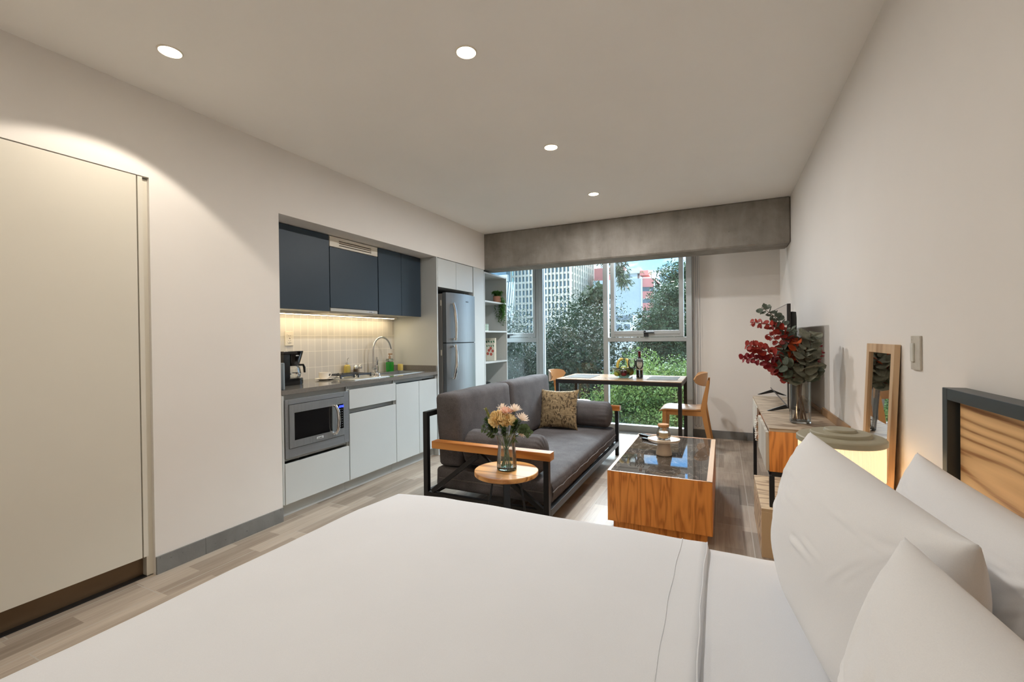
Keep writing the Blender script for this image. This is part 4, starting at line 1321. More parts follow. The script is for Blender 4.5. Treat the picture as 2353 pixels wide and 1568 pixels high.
bm = nb(); box(bm, c0, c0 + .0178, d0, d1, cz1, cz1 + .002, 0); box(bm, c1 - .03, c1, d0, d1, cz1, cz1 + .002, 0); box(bm, c0, c1, d0, d0 + .004, cz1, cz1 + .002, 0); box(bm, c0, c1, d1 - .012, d1, cz1, cz1 + .002, 0); emit('rim', bm, RIMW, t)
bm = nb(); box(bm, c0 + .03, c1 - .03, d0 + .03, d1 - .03, 0, cz0, 0); emit('plinth', bm, OAK, t)
TZ = cz1 + .0006
t = thing('cake_stand', 'cream pedestal cake stand on the marble coffee table', 'stand', (-.381, 3.28, TZ))
bm = nb(); lathe(bm, [(0, 0), (.050, 0), (.054, .004), (.053, .02), (.045, .055), (.041, .078), (.044, .095), (.048, .1), (0, .1)], (-.381, 3.28, TZ), 44); emit('pedestal', bm, CERAM, t)
bm = nb(); lathe(bm, [(0, .1), (.1, .1), (.108, .104), (.108, .117), (.1055, .1175), (.104, .112), (0, .111)], (-.381, 3.28, TZ), 56); emit('plate', bm, CERAM, t)
jz = TZ + .1115
t = thing('candle_jar', 'glass jar candle with a cork lid standing on the cake stand', 'candle', (-.383, 3.28, jz))
bm = nb(); lathe(bm, [(0, 0), (.036, 0), (.044, .006), (.049, .022), (.048, .045), (.041, .066), (.036, .076), (.0365, .088), (.034, .088), (.0335, .076), (.039, .065), (.0455, .044), (.0465, .022), (.042, .01), (.034, .005), (0, .005)], (-.383, 3.28, jz), 44); emit('jar', bm, THINGLASS, t)
bm = nb(); lathe(bm, [(0, .0055), (.034, .0055), (.041, .011), (.0455, .023), (.0448, .042), (.041, .048), (0, .047)], (-.383, 3.28, jz), 36); emit('wax', bm, mat('cream_wax', (226, 196, 148), .5, spec=.4), t)
bm = nb(); cyl(bm, (-.383, 3.28, jz + .046), (-.382, 3.28, jz + .06), .0012, .001, 8); cyl(bm, (-.376, 3.285, jz + .046), (-.375, 3.285, jz + .06), .0012, .001, 8); emit('wick', bm, BLACKMATTE, t)
bm = nb(); lathe(bm, [(0, .082), (.0325, .082), (.033, .0885), (.038, .0885), (.039, .092), (.038, .103), (.036, .105), (0, .105)], (-.383, 3.28, jz), 40); emit('cork_lid', bm, CORK, t)
def remote(x, y, rz, label):
    t = thing('remote_control', label, 'remote control', (x, y, TZ + .0005), rz, group='black remotes on the coffee table')
    bm = nb(); cushion(bm, (0, 0, .009), (.042, .17, .018), r=.007, n=(6, 10, 4)); emit('body', bm, BLACKGLOSS, t, local=True)
    bm = nb()
    for i in range(3):
        for j in range(6): box(bm, -.013 + i * .0105, -.0055 + i * .0105, -.06 + j * .02, -.052 + j * .02, .0178, .0192, .0004)
    emit('buttons', bm, mat('grey_rubber', (86, 90, 94), .7), t, local=True)
remote(-.565, 3.80, R(58), 'black remote control on the coffee table, farther from the cake stand')
remote(-.515, 3.665, R(64), 'black remote control on the coffee table, nearest the cake stand')

# ------------------------------------------------------------------ dining table
X0, X1, Y0, Y1, DZ = -1.69, -.372, 4.685, 5.425, .75
t = thing('dining_table', 'oak dining table with a black steel frame in front of the window', 'table', ((X0 + X1) / 2, (Y0 + Y1) / 2, 0))
bm = nb(); box(bm, X0 + .003, X1 - .003, Y0 + .003, Y1 - .003, DZ - .008, DZ, .001); emit('table_top', bm, wood('dining_top_oak', (186, 152, 112), (140, 106, 72), 'X', freq=40, squash=.08, rough=.22, scale=4), t)
bm = nb(); L_ = .036
beam(bm, (X0, Y0 + L_ / 2, DZ - .0285), (X1, Y0 + L_ / 2, DZ - .0285), L_, .04); beam(bm, (X0, Y1 - L_ / 2, DZ - .0285), (X1, Y1 - L_ / 2, DZ - .0285), L_, .04)
beam(bm, (X0 + L_ / 2, Y0 + L_, DZ - .0285), (X0 + L_ / 2, Y1 - L_, DZ - .0285), L_, .04); beam(bm, (X1 - L_ / 2, Y0 + L_, DZ - .0285), (X1 - L_ / 2, Y1 - L_, DZ - .0285), L_, .04)
emit('frame', bm, BLACKMETAL, t)
for x in (X0, X1 - L_):
    for y in (Y0, Y1 - L_):
        bm = nb(); box(bm, x, x + L_, y, y + L_, 0, DZ - .0487); emit('leg', bm, BLACKMETAL, t)
PM = fabric('grey_woven_mat', (96, 98, 98), (140, 142, 140), 180, bmp=.6)
def placemat(x, y, label):
    bm = nb(); box(bm, x - .15, x + .15, y - .215, y + .215, DZ + .0003, DZ + .0035, .001)
    solo('placemat', bm, PM, label, 'placemat', group='grey placemats on the dining table')
placemat(-1.48, 5.045, 'grey woven placemat at the sofa end of the dining table')
placemat(-.585, 5.06, 'grey woven placemat at the right end of the dining table, beside the wine glasses')
# fruit bowl
bx, by = -1.005, 5.02
t = thing('fruit_bowl', 'dark glass bowl of fruit on the dining table', 'bowl', (bx, by, DZ))
bm = nb(); prof = [(0, .001), (.055, .001), (.06, .006), (.095, .05), (.128, .105), (.132, .112), (.129, .113), (.124, .106), (.091, .054), (.056, .012), (0, .009)]
lathe(bm, prof, (bx, by, DZ), 44, fn=lambda a, z: 1 + .05 * max(0, z - .04) / .07 * math.cos(2 * a)); emit('body', bm, pane('dark_green_glass', (206, 222, 212), haze=.02, gloss=.05), t)
bm = nb(); pr_ = [(.128 * (1 + .05 * math.cos(2 * a)) * math.cos(a), .128 * (1 + .05 * math.cos(2 * a)) * math.sin(a)) for a in [2 * PI * k / 44 for k in range(45)]]
tube(bm, [(bx + u, by + v, DZ + .112) for u, v in pr_], .0035, 8, caps=False); emit('rim', bm, mat('dark_glass_rim', (44, 56, 50), .15, spec=.7), t)
APG = mat('green_apple', (140, 152, 56), .35, var=.12, vs=12); APR = mat('dark_red_apple', (104, 30, 44), .3, var=.3, vs=14); PEAR = mat('olive_mango', (128, 112, 46), .4, var=.2, vs=10)
def fruit(name, x, y, z, r, m, label, cat, sq=.92):
    t = thing(name, label, cat, (x, y, z - r * sq), group='fruit in the glass bowl')
    bm = nb(); prof = []
    for k in range(19):
        a = -PI / 2 + PI * k / 18
        d = .18 * math.exp(-((PI / 2 - abs(a)) / .28) ** 2)
        prof.append((max(0, r * math.cos(a)), r * sq * math.sin(a) * (1 - d)))
    lathe(bm, prof, (x, y, z), 26); emit('flesh', bm, m, t)
    bm = nb(); tube(bm, [(x, y, z + r * sq * .78), (x + .003, y, z + r * sq * 1.02), (x + .008, y + .002, z + r * sq * 1.18)], .0016, 6); emit('stem', bm, mat('brown_stem', (84, 62, 40), .8), t)
fruit('apple', bx - .062, by - .05, DZ + .050, .036, APG, 'green apple low in the front of the fruit bowl, left of the red apple', 'apple')
fruit('apple', bx + .012, by - .056, DZ + .058, .042, APR, 'large dark red apple in the front of the fruit bowl', 'apple')
fruit('apple', bx - .068, by + .02, DZ + .062, .036, APR, 'dark red apple at the left of the bowl, under the bananas', 'apple')
fruit('apple', bx - .002, by + .008, DZ + .098, .038, APG, 'green apple on top of the fruit heap', 'apple')
fruit('mango', bx + .072, by - .012, DZ + .075, .043, PEAR, 'olive mango at the right of the fruit bowl', 'mango', 1.2)
fruit('apple', bx + .01, by + .062, DZ + .06, .038, APR, 'red apple at the back of the fruit bowl', 'apple')
BAN = mat('ripe_banana', (204, 176, 84), .45, var=.1, vs=8)
for k, (dx, dz_, lab) in enumerate(((-.052, 0.0, 'banana standing at the left of the fruit bowl'), (-.012, -.004, 'banana curving over the middle of the fruit bowl'))):
    t = thing('banana', lab, 'banana', (bx + dx, by + .03, DZ + .09), group='fruit in the glass bowl')
    bm = nb(); pts = []; rs = []
    for i in range(13):
        u = i / 12
        a = R(200) - u * R(120)
        pts.append((bx + dx + .030 + .085 * math.cos(a) * (.62 if k == 0 else -.35) + (.0 if k == 0 else .0), by + .028 + .004 * k + .02 * u, DZ + .122 + dz_ + .085 * math.sin(a)))
        rs.append(.0165 * (min(1, u * 7 + .35) * min(1, (1 - u) * 5 + .30)))
    tube(bm, pts, rs, 7); emit('peel', bm, BAN, t, angle=60)
    p = Vector(pts[-1])
    bm = nb(); tube(bm, [tuple(p), (p.x + .012, p.y + .003, p.z + .006), (p.x + .026, p.y + .004, p.z + .010)], [.006, .0045, .005], 7); emit('stem', bm, mat('banana_stem', (110, 96, 50), .6, var=.3), t)
# wine
wx, wy = -.842, 5.085
t = thing('wine_bottle', 'dark red wine bottle with a cream label on the dining table', 'bottle', (wx, wy, DZ))
bm = nb(); lathe(bm, [(0, .004), (.03, 0), (.0365, .004), (.0375, .01), (.0375, .185), (.034, .2), (.02, .218), (.0145, .232), (.014, .292), (0, .292)], (wx, wy, DZ), 40); emit('body', bm, mat('dark_wine_glass', (26, 20, 26), .06, spec=.7, coat=.4), t)
bm = nb(); lathe(bm, [(.0379, .085), (.0381, .086), (.0381, .172), (.0379, .173)], (wx, wy, DZ), 40); lb = emit('label', bm, mat('cream_wine_label', (206, 190, 172), .7, var=.03), t)
bm = nb()
d_ = Vector((-wx, -wy, 0)).normalized(); s_ = Vector((-d_.y, d_.x, 0))
P_ = lambda u, z: Vector((wx, wy, DZ + z)) + (d_ * math.cos(u / .038) + s_ * math.sin(u / .038)) * .0385
for u, z, w_, h_ in ((-.012, .156, .006, .007), (.004, .154, .007, .009), (-.010, .128, .009, .003), (.004, .128, .010, .003), (-.016, .108, .004, .004), (.008, .097, .008, .005)):
    vs = [bm.verts.new(P_(u + a * w_ / 2, z + b2 * h_)) for a, b2 in ((-1, 0), (1, 0), (1, 1), (-1, 1))]
    bm.faces.new(vs)
emit('label_print', bm, mat('label_ink', (92, 70, 52), .6), lb)
bm = nb(); lathe(bm, [(.0146, .232), (.0152, .234), (.0150, .276), (.0162, .278), (.0162, .292), (.0148, .2945), (0, .2945)], (wx, wy, DZ), 28); emit('capsule', bm, mat('burgundy_capsule', (84, 14, 24), .35, metal=.3), t)
WG = pane('thin_wine_glass', (252, 254, 253), haze=.035, gloss=.085)
def wineglass(x, y, label):
    t = thing('wine_glass', label, 'glass', (x, y, DZ), group='wine glasses on the dining table')
    bm = nb(); lathe(bm, [(.008, .098), (.022, .105), (.038, .13), (.0425, .155), (.040, .185), (.0345, .213), (.0335, .213), (.039, .185), (.0415, .155), (.037, .131), (.0215, .1065), (0, .1)], (x, y, DZ), 40); emit('cup', bm, WG, t)
    bm = nb(); lathe(bm, [(.0335, .2118), (.0353, .2118), (.0353, .2142), (.0335, .2142)], (x, y, DZ), 40, closed=True); emit('rim', bm, mat('bright_glass_edge', (220, 230, 226), .1, spec=.8), t)
    bm = nb(); lathe(bm, [(0, 0), (.033, 0), (.034, .0015), (.012, .006), (.0048, .016), (.0038, .05), (.0042, .085), (.009, .099), (0, .1)], (x, y, DZ), 32); emit('stem', bm, GLASS, t)
wineglass(-.908, 4.985, 'wine glass beside the fruit bowl')
wineglass(-.822, 4.965, 'wine glass standing in front of the wine bottle')

# ------------------------------------------------------------------ dining chairs (backrest towards +x)
t = thing('dining_chair', 'light wood dining chair at the right end of the dining table, beside the white wall', 'chair', (-.385, 5.085, 0), 0, group='light wood dining chairs')
SEATW = wood('chair_seat_ply', (200, 150, 96), (168, 116, 66), 'X', freq=14, scale=4, squash=.08, rough=.28)
bm = nb()
g = {}
nu, nv = 16, 14
def seat_pt(u, v, top):
    x = -.225 + .42 * u; y = (v - .5) * (.42 - .05 * u)
    dish = -.014 * (1 - (2 * v - 1) ** 2) * math.sin(min(1, u * 1.1) * PI)
    front = -.022 * max(0, 1 - u / .16) ** 2
    rear = .012 * max(0, (u - .8) / .2)
    return (x, y, .452 + dish + front + rear - (0 if top else .013))
for lay in (1, 0):
    for i in range(nu + 1):
        for j in range(nv + 1): g[lay, i, j] = bm.verts.new(seat_pt(i / nu, j / nv, lay))
for i in range(nu):
    for j in range(nv):
        bm.faces.new((g[1, i, j], g[1, i + 1, j], g[1, i + 1, j + 1], g[1, i, j + 1])); bm.faces.new((g[0, i, j], g[0, i, j + 1], g[0, i + 1, j + 1], g[0, i + 1, j]))
for i in range(nu):
    for j in (0, nv): bm.faces.new((g[1, i, j], g[0, i, j], g[0, i + 1, j], g[1, i + 1, j]))
for j in range(nv):
    for i in (0, nu): bm.faces.new((g[1, i, j], g[0, i, j], g[0, i, j + 1], g[1, i, j + 1]))
emit('seat', bm, SEATW, t, local=True)
bm = nb()
beam(bm, (-.165, -.165, .41), (.185, -.17, .41), .02, .05); beam(bm, (-.165, .165, .41), (.185, .17, .41), .02, .05); beam(bm, (-.175, -.155, .41), (-.175, .155, .41), .02, .05); beam(bm, (.19, -.155, .41), (.19, .155, .41), .02, .05)
emit('apron', bm, CHAIRWOOD, t, local=True)
def taperleg(bm, pts, ws, hs):
    ring = []
    for p, w, h in zip(pts, ws, hs):
        p = Vector(p)
        ring.append([bm.verts.new(p + Vector((sx * w / 2, sy * h / 2, 0))) for sx, sy in ((-1, -1), (1, -1), (1, 1), (-1, 1))])
    for a, b2 in zip(ring[:-1], ring[1:]):
        for k in range(4): bm.faces.new((a[k], a[(k + 1) % 4], b2[(k + 1) % 4], b2[k]))
    bm.faces.new(ring[0][::-1]); bm.faces.new(ring[-1])
    es = [e for e in bm.edges if len(e.link_faces) == 2 and e.calc_face_angle(0) > 1.0]
    bmesh.ops.bevel(bm, geom=es, offset=.004, segments=2, affect='EDGES', clamp_overlap=True)
for s in (-1, 1):
    bm = nb(); taperleg(bm, [(-.195, s * .18, 0), (-.182, s * .176, .25), (-.176, s * .174, .438)], [.028, .034, .04], [.028, .032, .034]); emit('leg', bm, CHAIRWOOD, t, local=True)
for s in (-1, 1):
    bm = nb(); taperleg(bm, [(.285, s * .195, 0), (.245, s * .19, .2), (.205, s * .186, .42), (.20, s * .185, .47), (.215, s * .182, .57), (.238, s * .178, .69), (.248, s * .176, .755)], [.03, .038, .05, .05, .042, .03, .018], [.026, .03, .032, .032, .03, .024, .016]); emit('leg', bm, CHAIRWOOD, t, local=True)
bm = nb(); g = {}
nu, nv = 24, 8
for lay in (0, 1):
    for i in range(nu + 1):
        for j in range(nv + 1):
            u = -1 + 2 * i / nu; v = j / nv
            hh = .135 * (1 - abs(u) ** 3.2) ** .55 + .004
            zc = .745 + .02 * u * u
            z = zc + (v - .45) * hh
            x = .232 - .115 * abs(u) ** 1.8 + .05 * (z - .68) + .0 - (.011 if lay else 0) * (1 if True else 0)
            g[lay, i, j] = bm.verts.new((x, u * .235, z))
for i in range(nu):
    for j in range(nv):
        bm.faces.new((g[1, i, j], g[1, i + 1, j], g[1, i + 1, j + 1], g[1, i, j + 1])); bm.faces.new((g[0, i, j], g[0, i, j + 1], g[0, i + 1, j + 1], g[0, i + 1, j]))
for i in range(nu):
    for j in (0, nv): bm.faces.new((g[1, i, j], g[0, i, j], g[0, i + 1, j], g[1, i + 1, j]))
for j in range(nv):
    for i in (0, nu): bm.faces.new((g[1, i, j], g[0, i, j], g[0, i, j + 1], g[1, i, j + 1]))
emit('backrest', bm, wood('chair_back_ply', (206, 158, 108), (176, 124, 76), 'Y', freq=14, scale=4, squash=.08, rough=.35), t, local=True)
dup(t, (-1.665, 5.06, 0), PI, 'light wood dining chair at the left table end, half hidden by the sofa')

# ------------------------------------------------------------------ round side table with flowers
sx, sy, SZ = -1.135, 2.295, .449
t = thing('side_table', 'small round wooden side table at the near end of the sofa', 'table', (sx, sy, 0))
bm = nb(); lathe(bm, [(0, SZ - .026), (.18, SZ - .026), (.184, SZ - .022), (.184, SZ - .003), (.181, SZ), (0, SZ)], (sx, sy, 0), 72); emit('table_top', bm, ROUNDOAK, t)
for k in range(4):
    a = R(28 + 90 * k)
    bm = nb(); beam(bm, (sx + .075 * math.cos(a), sy + .075 * math.sin(a), SZ - .026), (sx + .135 * math.cos(a), sy + .135 * math.sin(a), 0), .036, .012, up=(math.cos(a), math.sin(a), .2)); emit('leg', bm, BLACKMETAL, t)
bm = nb(); lathe(bm, [(0, SZ - .034), (.09, SZ - .034), (.09, SZ - .026), (0, SZ - .026)], (sx, sy, 0), 32); emit('mounting_plate', bm, BLACKMETAL, t)
vx, vy = -1.134, 2.30
t = thing('flower_vase', 'flared glass vase of water and flowers on the round side table', 'vase', (vx, vy, SZ))
bm = nb()
prof = [(0, .0015), (.05, .0015), (.057, .006), (.0585, .02), (.055, .09), (.0505, .135), (.052, .165), (.059, .196), (.064, .205), (.0625, .206), (.0572, .196), (.0495, .165), (.048, .135), (.0525, .09), (.0555, .022), (.052, .014), (0, .012)]
lathe(bm, prof, (vx, vy, SZ), 48); emit('body', bm, THINGLASS, t)
bm = nb(); lathe(bm, [(0, .002), (.0495, .002), (.056, .0065), (.0572, .016), (.05, .0118), (0, .0112)], (vx, vy, SZ), 48); emit('thick_base', bm, AQUA, t)
bm = nb(); lathe(bm, [(0, .0128), (.05, .0145), (.0548, .023), (.0518, .09), (.0483, .125), (0, .125)], (vx, vy, SZ), 40); emit('water', bm, THINWATER, t)
GSTEM = mat('flower_stem_green', (92, 112, 58), .5)
rnd = random.Random(11)
def petal(bm, p, d, n, L, W, curl=.3, mi=0):
    d = Vector(d).normalized(); n = Vector(n); n = n - d * n.dot(d)
    n = n.normalized() if n.length > 1e-5 else d.orthogonal().normalized()
    s = d.cross(n); p = Vector(p)
    rows = []
    for i, (u, w) in enumerate(((0, .25), (.35, .8), (.7, 1.0), (.92, .6), (1.0, .15))):
        c = p + d * L * u + n * curl * L * u * u
        rows.append([bm.verts.new(c - s * W / 2 * w + n * W * .12), bm.verts.new(c), bm.verts.new(c + s * W / 2 * w + n * W * .12)])
    for a, b2 in zip(rows[:-1], rows[1:]):
        for k in range(2): bm.faces.new((a[k], a[k + 1], b2[k + 1], b2[k])).material_index = mi
def bloom(name, label, head, base, m, rad, count, kind, cat='flower', grp='flowers in the glass vase'):
    t = thing(name, label, cat, base, group=grp)
    h = Vector(head); b0 = Vector(base)
    mid = Vector((vx + (h.x - vx) * .28, vy + (h.y - vy) * .28, SZ + .16))
    bm = nb(); tube(bm, [tuple(b0), tuple(b0.lerp(mid, .5)), tuple(mid), tuple(mid.lerp(h, .55) + Vector((0, 0, .01))), tuple(h)], .0023, 7); emit('stem', bm, GSTEM, t)
    bm = nb()
    up = (h - mid).normalized()
    if kind == 'ball':
        for k in range(count):
            z = 1 - 1.55 * (k + .5) / count; a = k * 2.39996
            q = math.sqrt(max(0, 1 - z * z)); dd = Vector((q * math.cos(a), q * math.sin(a), z))
            petal(bm, h + dd * rad * .45, (dd + Vector((rnd.uniform(-.35, .35), rnd.uniform(-.35, .35), rnd.uniform(-.25, .35)))), Vector((-dd.y, dd.x, .4)), rad * rnd.uniform(.5, .7), rad * .26, .3)
    elif kind == 'star':
        for ring, (nn_, tilt, LL) in enumerate(((7, .25, 1.0), (9, .7, .95), (11, 1.3, .95))):
            for k in range(nn_):
                a = 2 * PI * k / nn_ + ring * .4
                o1 = up.orthogonal().normalized(); o2 = up.cross(o1)
                rr = o1 * math.cos(a) + o2 * math.sin(a)
                petal(bm, h + rr * rad * .1, up + rr * tilt, up, rad * LL * rnd.uniform(.9, 1.1), rad * .24, -.2 * tilt + .1)
    elif kind == 'rose':
        for ring in range(5):
            nn_ = 4 + ring
            for k in range(nn_):
                a = 2 * PI * k / nn_ + ring * .7
                o1 = up.orthogonal().normalized(); o2 = up.cross(o1)
                rr = o1 * math.cos(a) + o2 * math.sin(a)
                petal(bm, h + rr * rad * (.08 + .14 * ring) - up * rad * .4, up * (1.3 - .2 * ring) + rr * (.15 + .2 * ring), -rr, rad * (1.1 - .08 * ring), rad * .62, -.25)
    emit('petals', bm, m, t, angle=80)
YEL = leaf_mat('butter_yellow_petal', (244, 218, 160), (252, 236, 190), .7, .25, 30)
CRM = leaf_mat('cream_petal', (244, 226, 208), (252, 242, 230), .7, .25, 30)
PNK = leaf_mat('blush_pink_petal', (238, 200, 180), (248, 220, 202), .7, .25, 30)
bloom('hydrangea', 'butter yellow ruffled flower, largest bloom in the vase', (vx - .028, vy - .035, .735), (vx + .012, vy, SZ + .018), YEL, .058, 300, 'ball')
bloom('hydrangea', 'smaller yellow ruffled flower beside the largest bloom', (vx + .030, vy - .028, .732), (vx - .02, vy + .01, SZ + .018), YEL, .044, 220, 'ball')
bloom('rose', 'blush pink rose at the top of the bouquet', (vx + .006, vy - .02, .792), (vx + .02, vy + .012, SZ + .018), PNK, .034, 0, 'rose')
bloom('lily', 'pale spiky bloom at the upper right of the bouquet', (vx + .048, vy + .01, .785), (vx - .03, vy - .01, SZ + .018), CRM, .046, 0, 'star')
bloom('lily', 'pale spiky bloom at the far right of the bouquet', (vx + .100, vy - .01, .742), (vx - .035, vy + .012, SZ + .018), CRM, .044, 0, 'star')
bloom('lily', 'pale spiky bloom at the top left of the bouquet, over the yellow one', (vx - .03, vy + .02, .788), (vx + .032, vy - .012, SZ + .018), CRM, .04, 0, 'star')
bloom('lily', 'pale pink bloom hanging low on the right side of the vase', (vx + .098, vy - .03, .668), (vx - .02, vy - .02, SZ + .018), CRM, .034, 0, 'star')
def sprig(label, pts, m, n, L, W, seed, name='leafy_sprig', cat='foliage', grp='green sprigs in the glass vase', rnd_leaf=False, stemr=.0016):
    r_ = random.Random(seed)
    t = thing(name, label, cat, pts[0], group=grp)
    P = [Vector(p) for p in pts]
    # smooth path
    path = []
    for i in range(len(P) - 1):
        p0 = P[max(0, i - 1)]; p1 = P[i]; p2 = P[i + 1]; p3 = P[min(len(P) - 1, i + 2)]
        for k in range(6):
            u = k / 6
            path.append(.5 * ((2 * p1) + (p2 - p0) * u + (2 * p0 - 5 * p1 + 4 * p2 - p3) * u * u + (3 * p1 - p0 - 3 * p2 + p3) * u ** 3))
    path.append(P[-1])
    bm = nb(); tube(bm, [tuple(p) for p in path], [stemr * (1.25 - .7 * i / len(path)) for i in range(len(path))], 6); emit('stem', bm, GSTEM if stemr < .002 else mat('woody_stem', (96, 70, 52), .7), t)
    bm = nb()
    first = int(len(path) * (.55 if not rnd_leaf else rnd_leaf))
    for k in range(n):
        f = first + (len(path) - 1 - first) * (k + r_.random() * .5) / n
        i = min(len(path) - 2, int(f)); p = path[i].lerp(path[i + 1], f - i)
        d = (path[i + 1] - path[i]).normalized()
        for s in range(2):
            a = r_.uniform(0, 6.28) if not rnd_leaf else (k * 1.57 + s * PI + r_.uniform(-.4, .4))
            o1 = d.orthogonal().normalized(); o2 = d.cross(o1)
            side = o1 * math.cos(a) + o2 * math.sin(a)
            sz = L * r_.uniform(.75, 1.15) * (1.1 - .45 * (f - first) / max(1, len(path) - first))
            if rnd_leaf:
                roundleaf(bm, p + side * .004, side + d * r_.uniform(-.1, .6), d * .55 + Vector((r_.uniform(-.4, .4), -.75, r_.uniform(-.1, .7))), sz * 1.12, W, r_)
            else:
                leaf(bm, p, side + d * .9, (0, 0, 1), sz, W * sz / L)
    emit('leaves', bm, m, t, angle=80)
    return t
def roundleaf(bm, p, d, n, L, W, r_):
    d = Vector(d).normalized(); n = Vector(n); n = n - d * n.dot(d); n = n.normalized() if n.length > 1e-4 else d.orthogonal().normalized()
    s = d.cross(n)
    c = bm.verts.new(p + d * L * .5 - n * L * .10)
    vs = []
    for k in range(9):
        a = 2 * PI * k / 9
        q = p + d * (L * .5 - L * .5 * math.cos(a)) + s * (W * L * .5 * math.sin(a)) + n * (L * .10 * math.cos(2 * a + 1) * r_.uniform(.2, 1))
        vs.append(bm.verts.new(q))
    for k in range(9): bm.faces.new((c, vs[k], vs[(k + 1) % 9]))
EUC = leaf_mat('sage_leaf', (62, 82, 54), (112, 128, 88), .6, .2, 40)
DKG = leaf_mat('deep_green_leaf', (44, 70, 38), (86, 112, 58), .5, .2, 40)
OLV = leaf_mat('yellow_green_sprig', (120, 122, 58), (164, 158, 92), .6, .25, 40)
b0 = (vx, vy, SZ + .02)
sprig('tall yellow-green sprig at the upper left of the bouquet', [b0, (vx - .03, vy, .60), (vx - .085, vy - .01, .70), (vx - .125, vy - .02, .795)], OLV, 70, .024, .008, 1)
sprig('bushy green sprig on the left of the bouquet', [(vx + .02, vy, SZ + .02), (vx - .02, vy - .02, .61), (vx - .075, vy - .035, .68), (vx - .115, vy - .04, .735)], DKG, 60, .032, .012, 2)
sprig('sage round-leaved sprig hanging left over the vase rim', [(vx + .025, vy + .01, SZ + .02), (vx - .02, vy - .03, .62), (vx - .08, vy - .05, .675), (vx - .135, vy - .055, .69)], EUC, 12, .03, .9, 3, rnd_leaf=.5)
sprig('sage round-leaved sprig hanging right past the sofa arm', [(vx - .02, vy, SZ + .02), (vx + .02, vy - .02, .62), (vx + .09, vy - .035, .70), (vx + .135, vy - .04, .695), (vx + .165, vy - .045, .672)], EUC, 14, .027, .9, 4, rnd_leaf=.5)
sprig('dark green sprig on the right of the bouquet', [(vx - .025, vy + .02, SZ + .02), (vx + .01, vy - .01, .62), (vx + .06, vy - .03, .69), (vx + .09, vy - .04, .735)], DKG, 50, .036, .013, 5)
sprig('dark green sprig in front of the bouquet', [(vx, vy + .02, SZ + .02), (vx, vy - .02, .62), (vx + .015, vy - .065, .67), (vx + .03, vy - .09, .70)], DKG, 50, .032, .013, 6)
sprig('long pointed leaves drooping at the right of the vase rim', [(vx - .01, vy - .02, SZ + .02), (vx + .02, vy - .03, .63), (vx + .065, vy - .055, .665), (vx + .085, vy - .06, .635)], DKG, 7, .05, .014, 7)
sprig('green sprig at the back left of the bouquet', [(vx + .01, vy - .02, SZ + .02), (vx - .02, vy + .02, .62), (vx - .06, vy + .05, .69), (vx - .07, vy + .06, .74)], DKG, 55, .034, .013, 8)
bm = nb(); prism(bm, [(vx - .055, .80), (vx - .048, .802), (vx - .025, .765), (vx - .032, .762)], 'Y', vy - .004, vy - .002)
tube(bm, [(vx - .028, vy - .003, .765), (vx - .012, vy, .62), (vx - .005, vy, SZ + .03)], .0012, 6)
solo('flower_card_pick', bm, mat('white_plastic_pick', (226, 228, 226), .4), 'thin white card pick stuck in the bouquet', 'card holder')

# ------------------------------------------------------------------ media console
QX, QB, QY0, QY1, QT = .224, .566, 2.79, 4.24, .70
PALEFRONT = wood('pale_drawer_front', (196, 188, 174), (160, 148, 132), 'Z', freq=30, scale=4, squash=.15, rough=.5)
LOWOAK = wood('wavy_low_shelf_oak', (206, 178, 142), (142, 110, 80), 'X', freq=56, scale=4.5, squash=.45, rough=.45, seed=2.0)
t = thing('media_console', 'long oak media console on black steel legs along the right wall', 'console', ((QX + QB) / 2, 3.5, 0))
bm = nb(); box(bm, QX, QB, QY0, QY1, QT - .018, QT, .0012); emit('top_panel', bm, GREYOAK, t)
bm = nb(); box(bm, QX + .0, QB, QY0, QY0 + .018, .462, QT - .018, .001); emit('side_panel', bm, OAK, t)
bm = nb(); box(bm, QX + .0, QB, QY1 - .018, QY1, .462, QT - .018, .001); emit('side_panel', bm, OAK, t)
bm = nb(); box(bm, QX + .002, QB, QY0 + .018, QY1 - .018, .462, .478, 0); box(bm, QB - .01, QB, QY0 + .018, QY1 - .018, .478, QT - .018, 0); box(bm, QX + .02, QB - .01, 3.36, 3.375, .478, QT - .018, 0); box(bm, QX + .02, QB - .01, 3.70, 3.715, .478, QT - .018, 0); emit('carcass', bm, OAK, t)
bm = nb(); box(bm, QX - .016, QX, QY0 + .004, 3.372, .466, QT - .024, .0012); dr = emit('drawer', bm, PALEFRONT, t)
bm = nb(); box(bm, QX - .003, QX + .012, 3.705, QY1 - .006, .466, QT - .022, .0012); emit('drawer', bm, PALEFRONT, t)
bm = nb()
for y in (QY0, QY1 - .025):
    beam(bm, (QX + .012, y + .0125, .449), (QB - .012, y + .0125, .449), .025, .025)
beam(bm, (QX + .0125, QY0 + .025, .449), (QX + .0125, QY1 - .025, .449), .025, .025); beam(bm, (QB - .0125, QY0 + .025, .449), (QB - .0125, QY1 - .025, .449), .025, .025)
emit('frame', bm, BLACKMETAL, t)
for y in (QY0, QY1 - .025):
    for x in (QX, QB - .025):
        z0 = .266 if y == QY0 else 0
        bm = nb(); box(bm, x, x + .025, y, y + .025, z0, .4365); emit('leg', bm, BLACKMETAL, t)
bm = nb(); box(bm, .182, QB, 2.756, 3.40, .248, .266, .001); box(bm, .182, QB, 2.756, 3.40, 0, .02, .001); box(bm, .182, .20, 2.77, 3.40, .02, .248, .001); lo = emit('lower_box', bm, LOWOAK, t)
bm = nb(); box(bm, .182, QB, 2.754, 2.770, .0, .2478, .001); emit('lower_box_end', bm, NIGHTOAK, t)
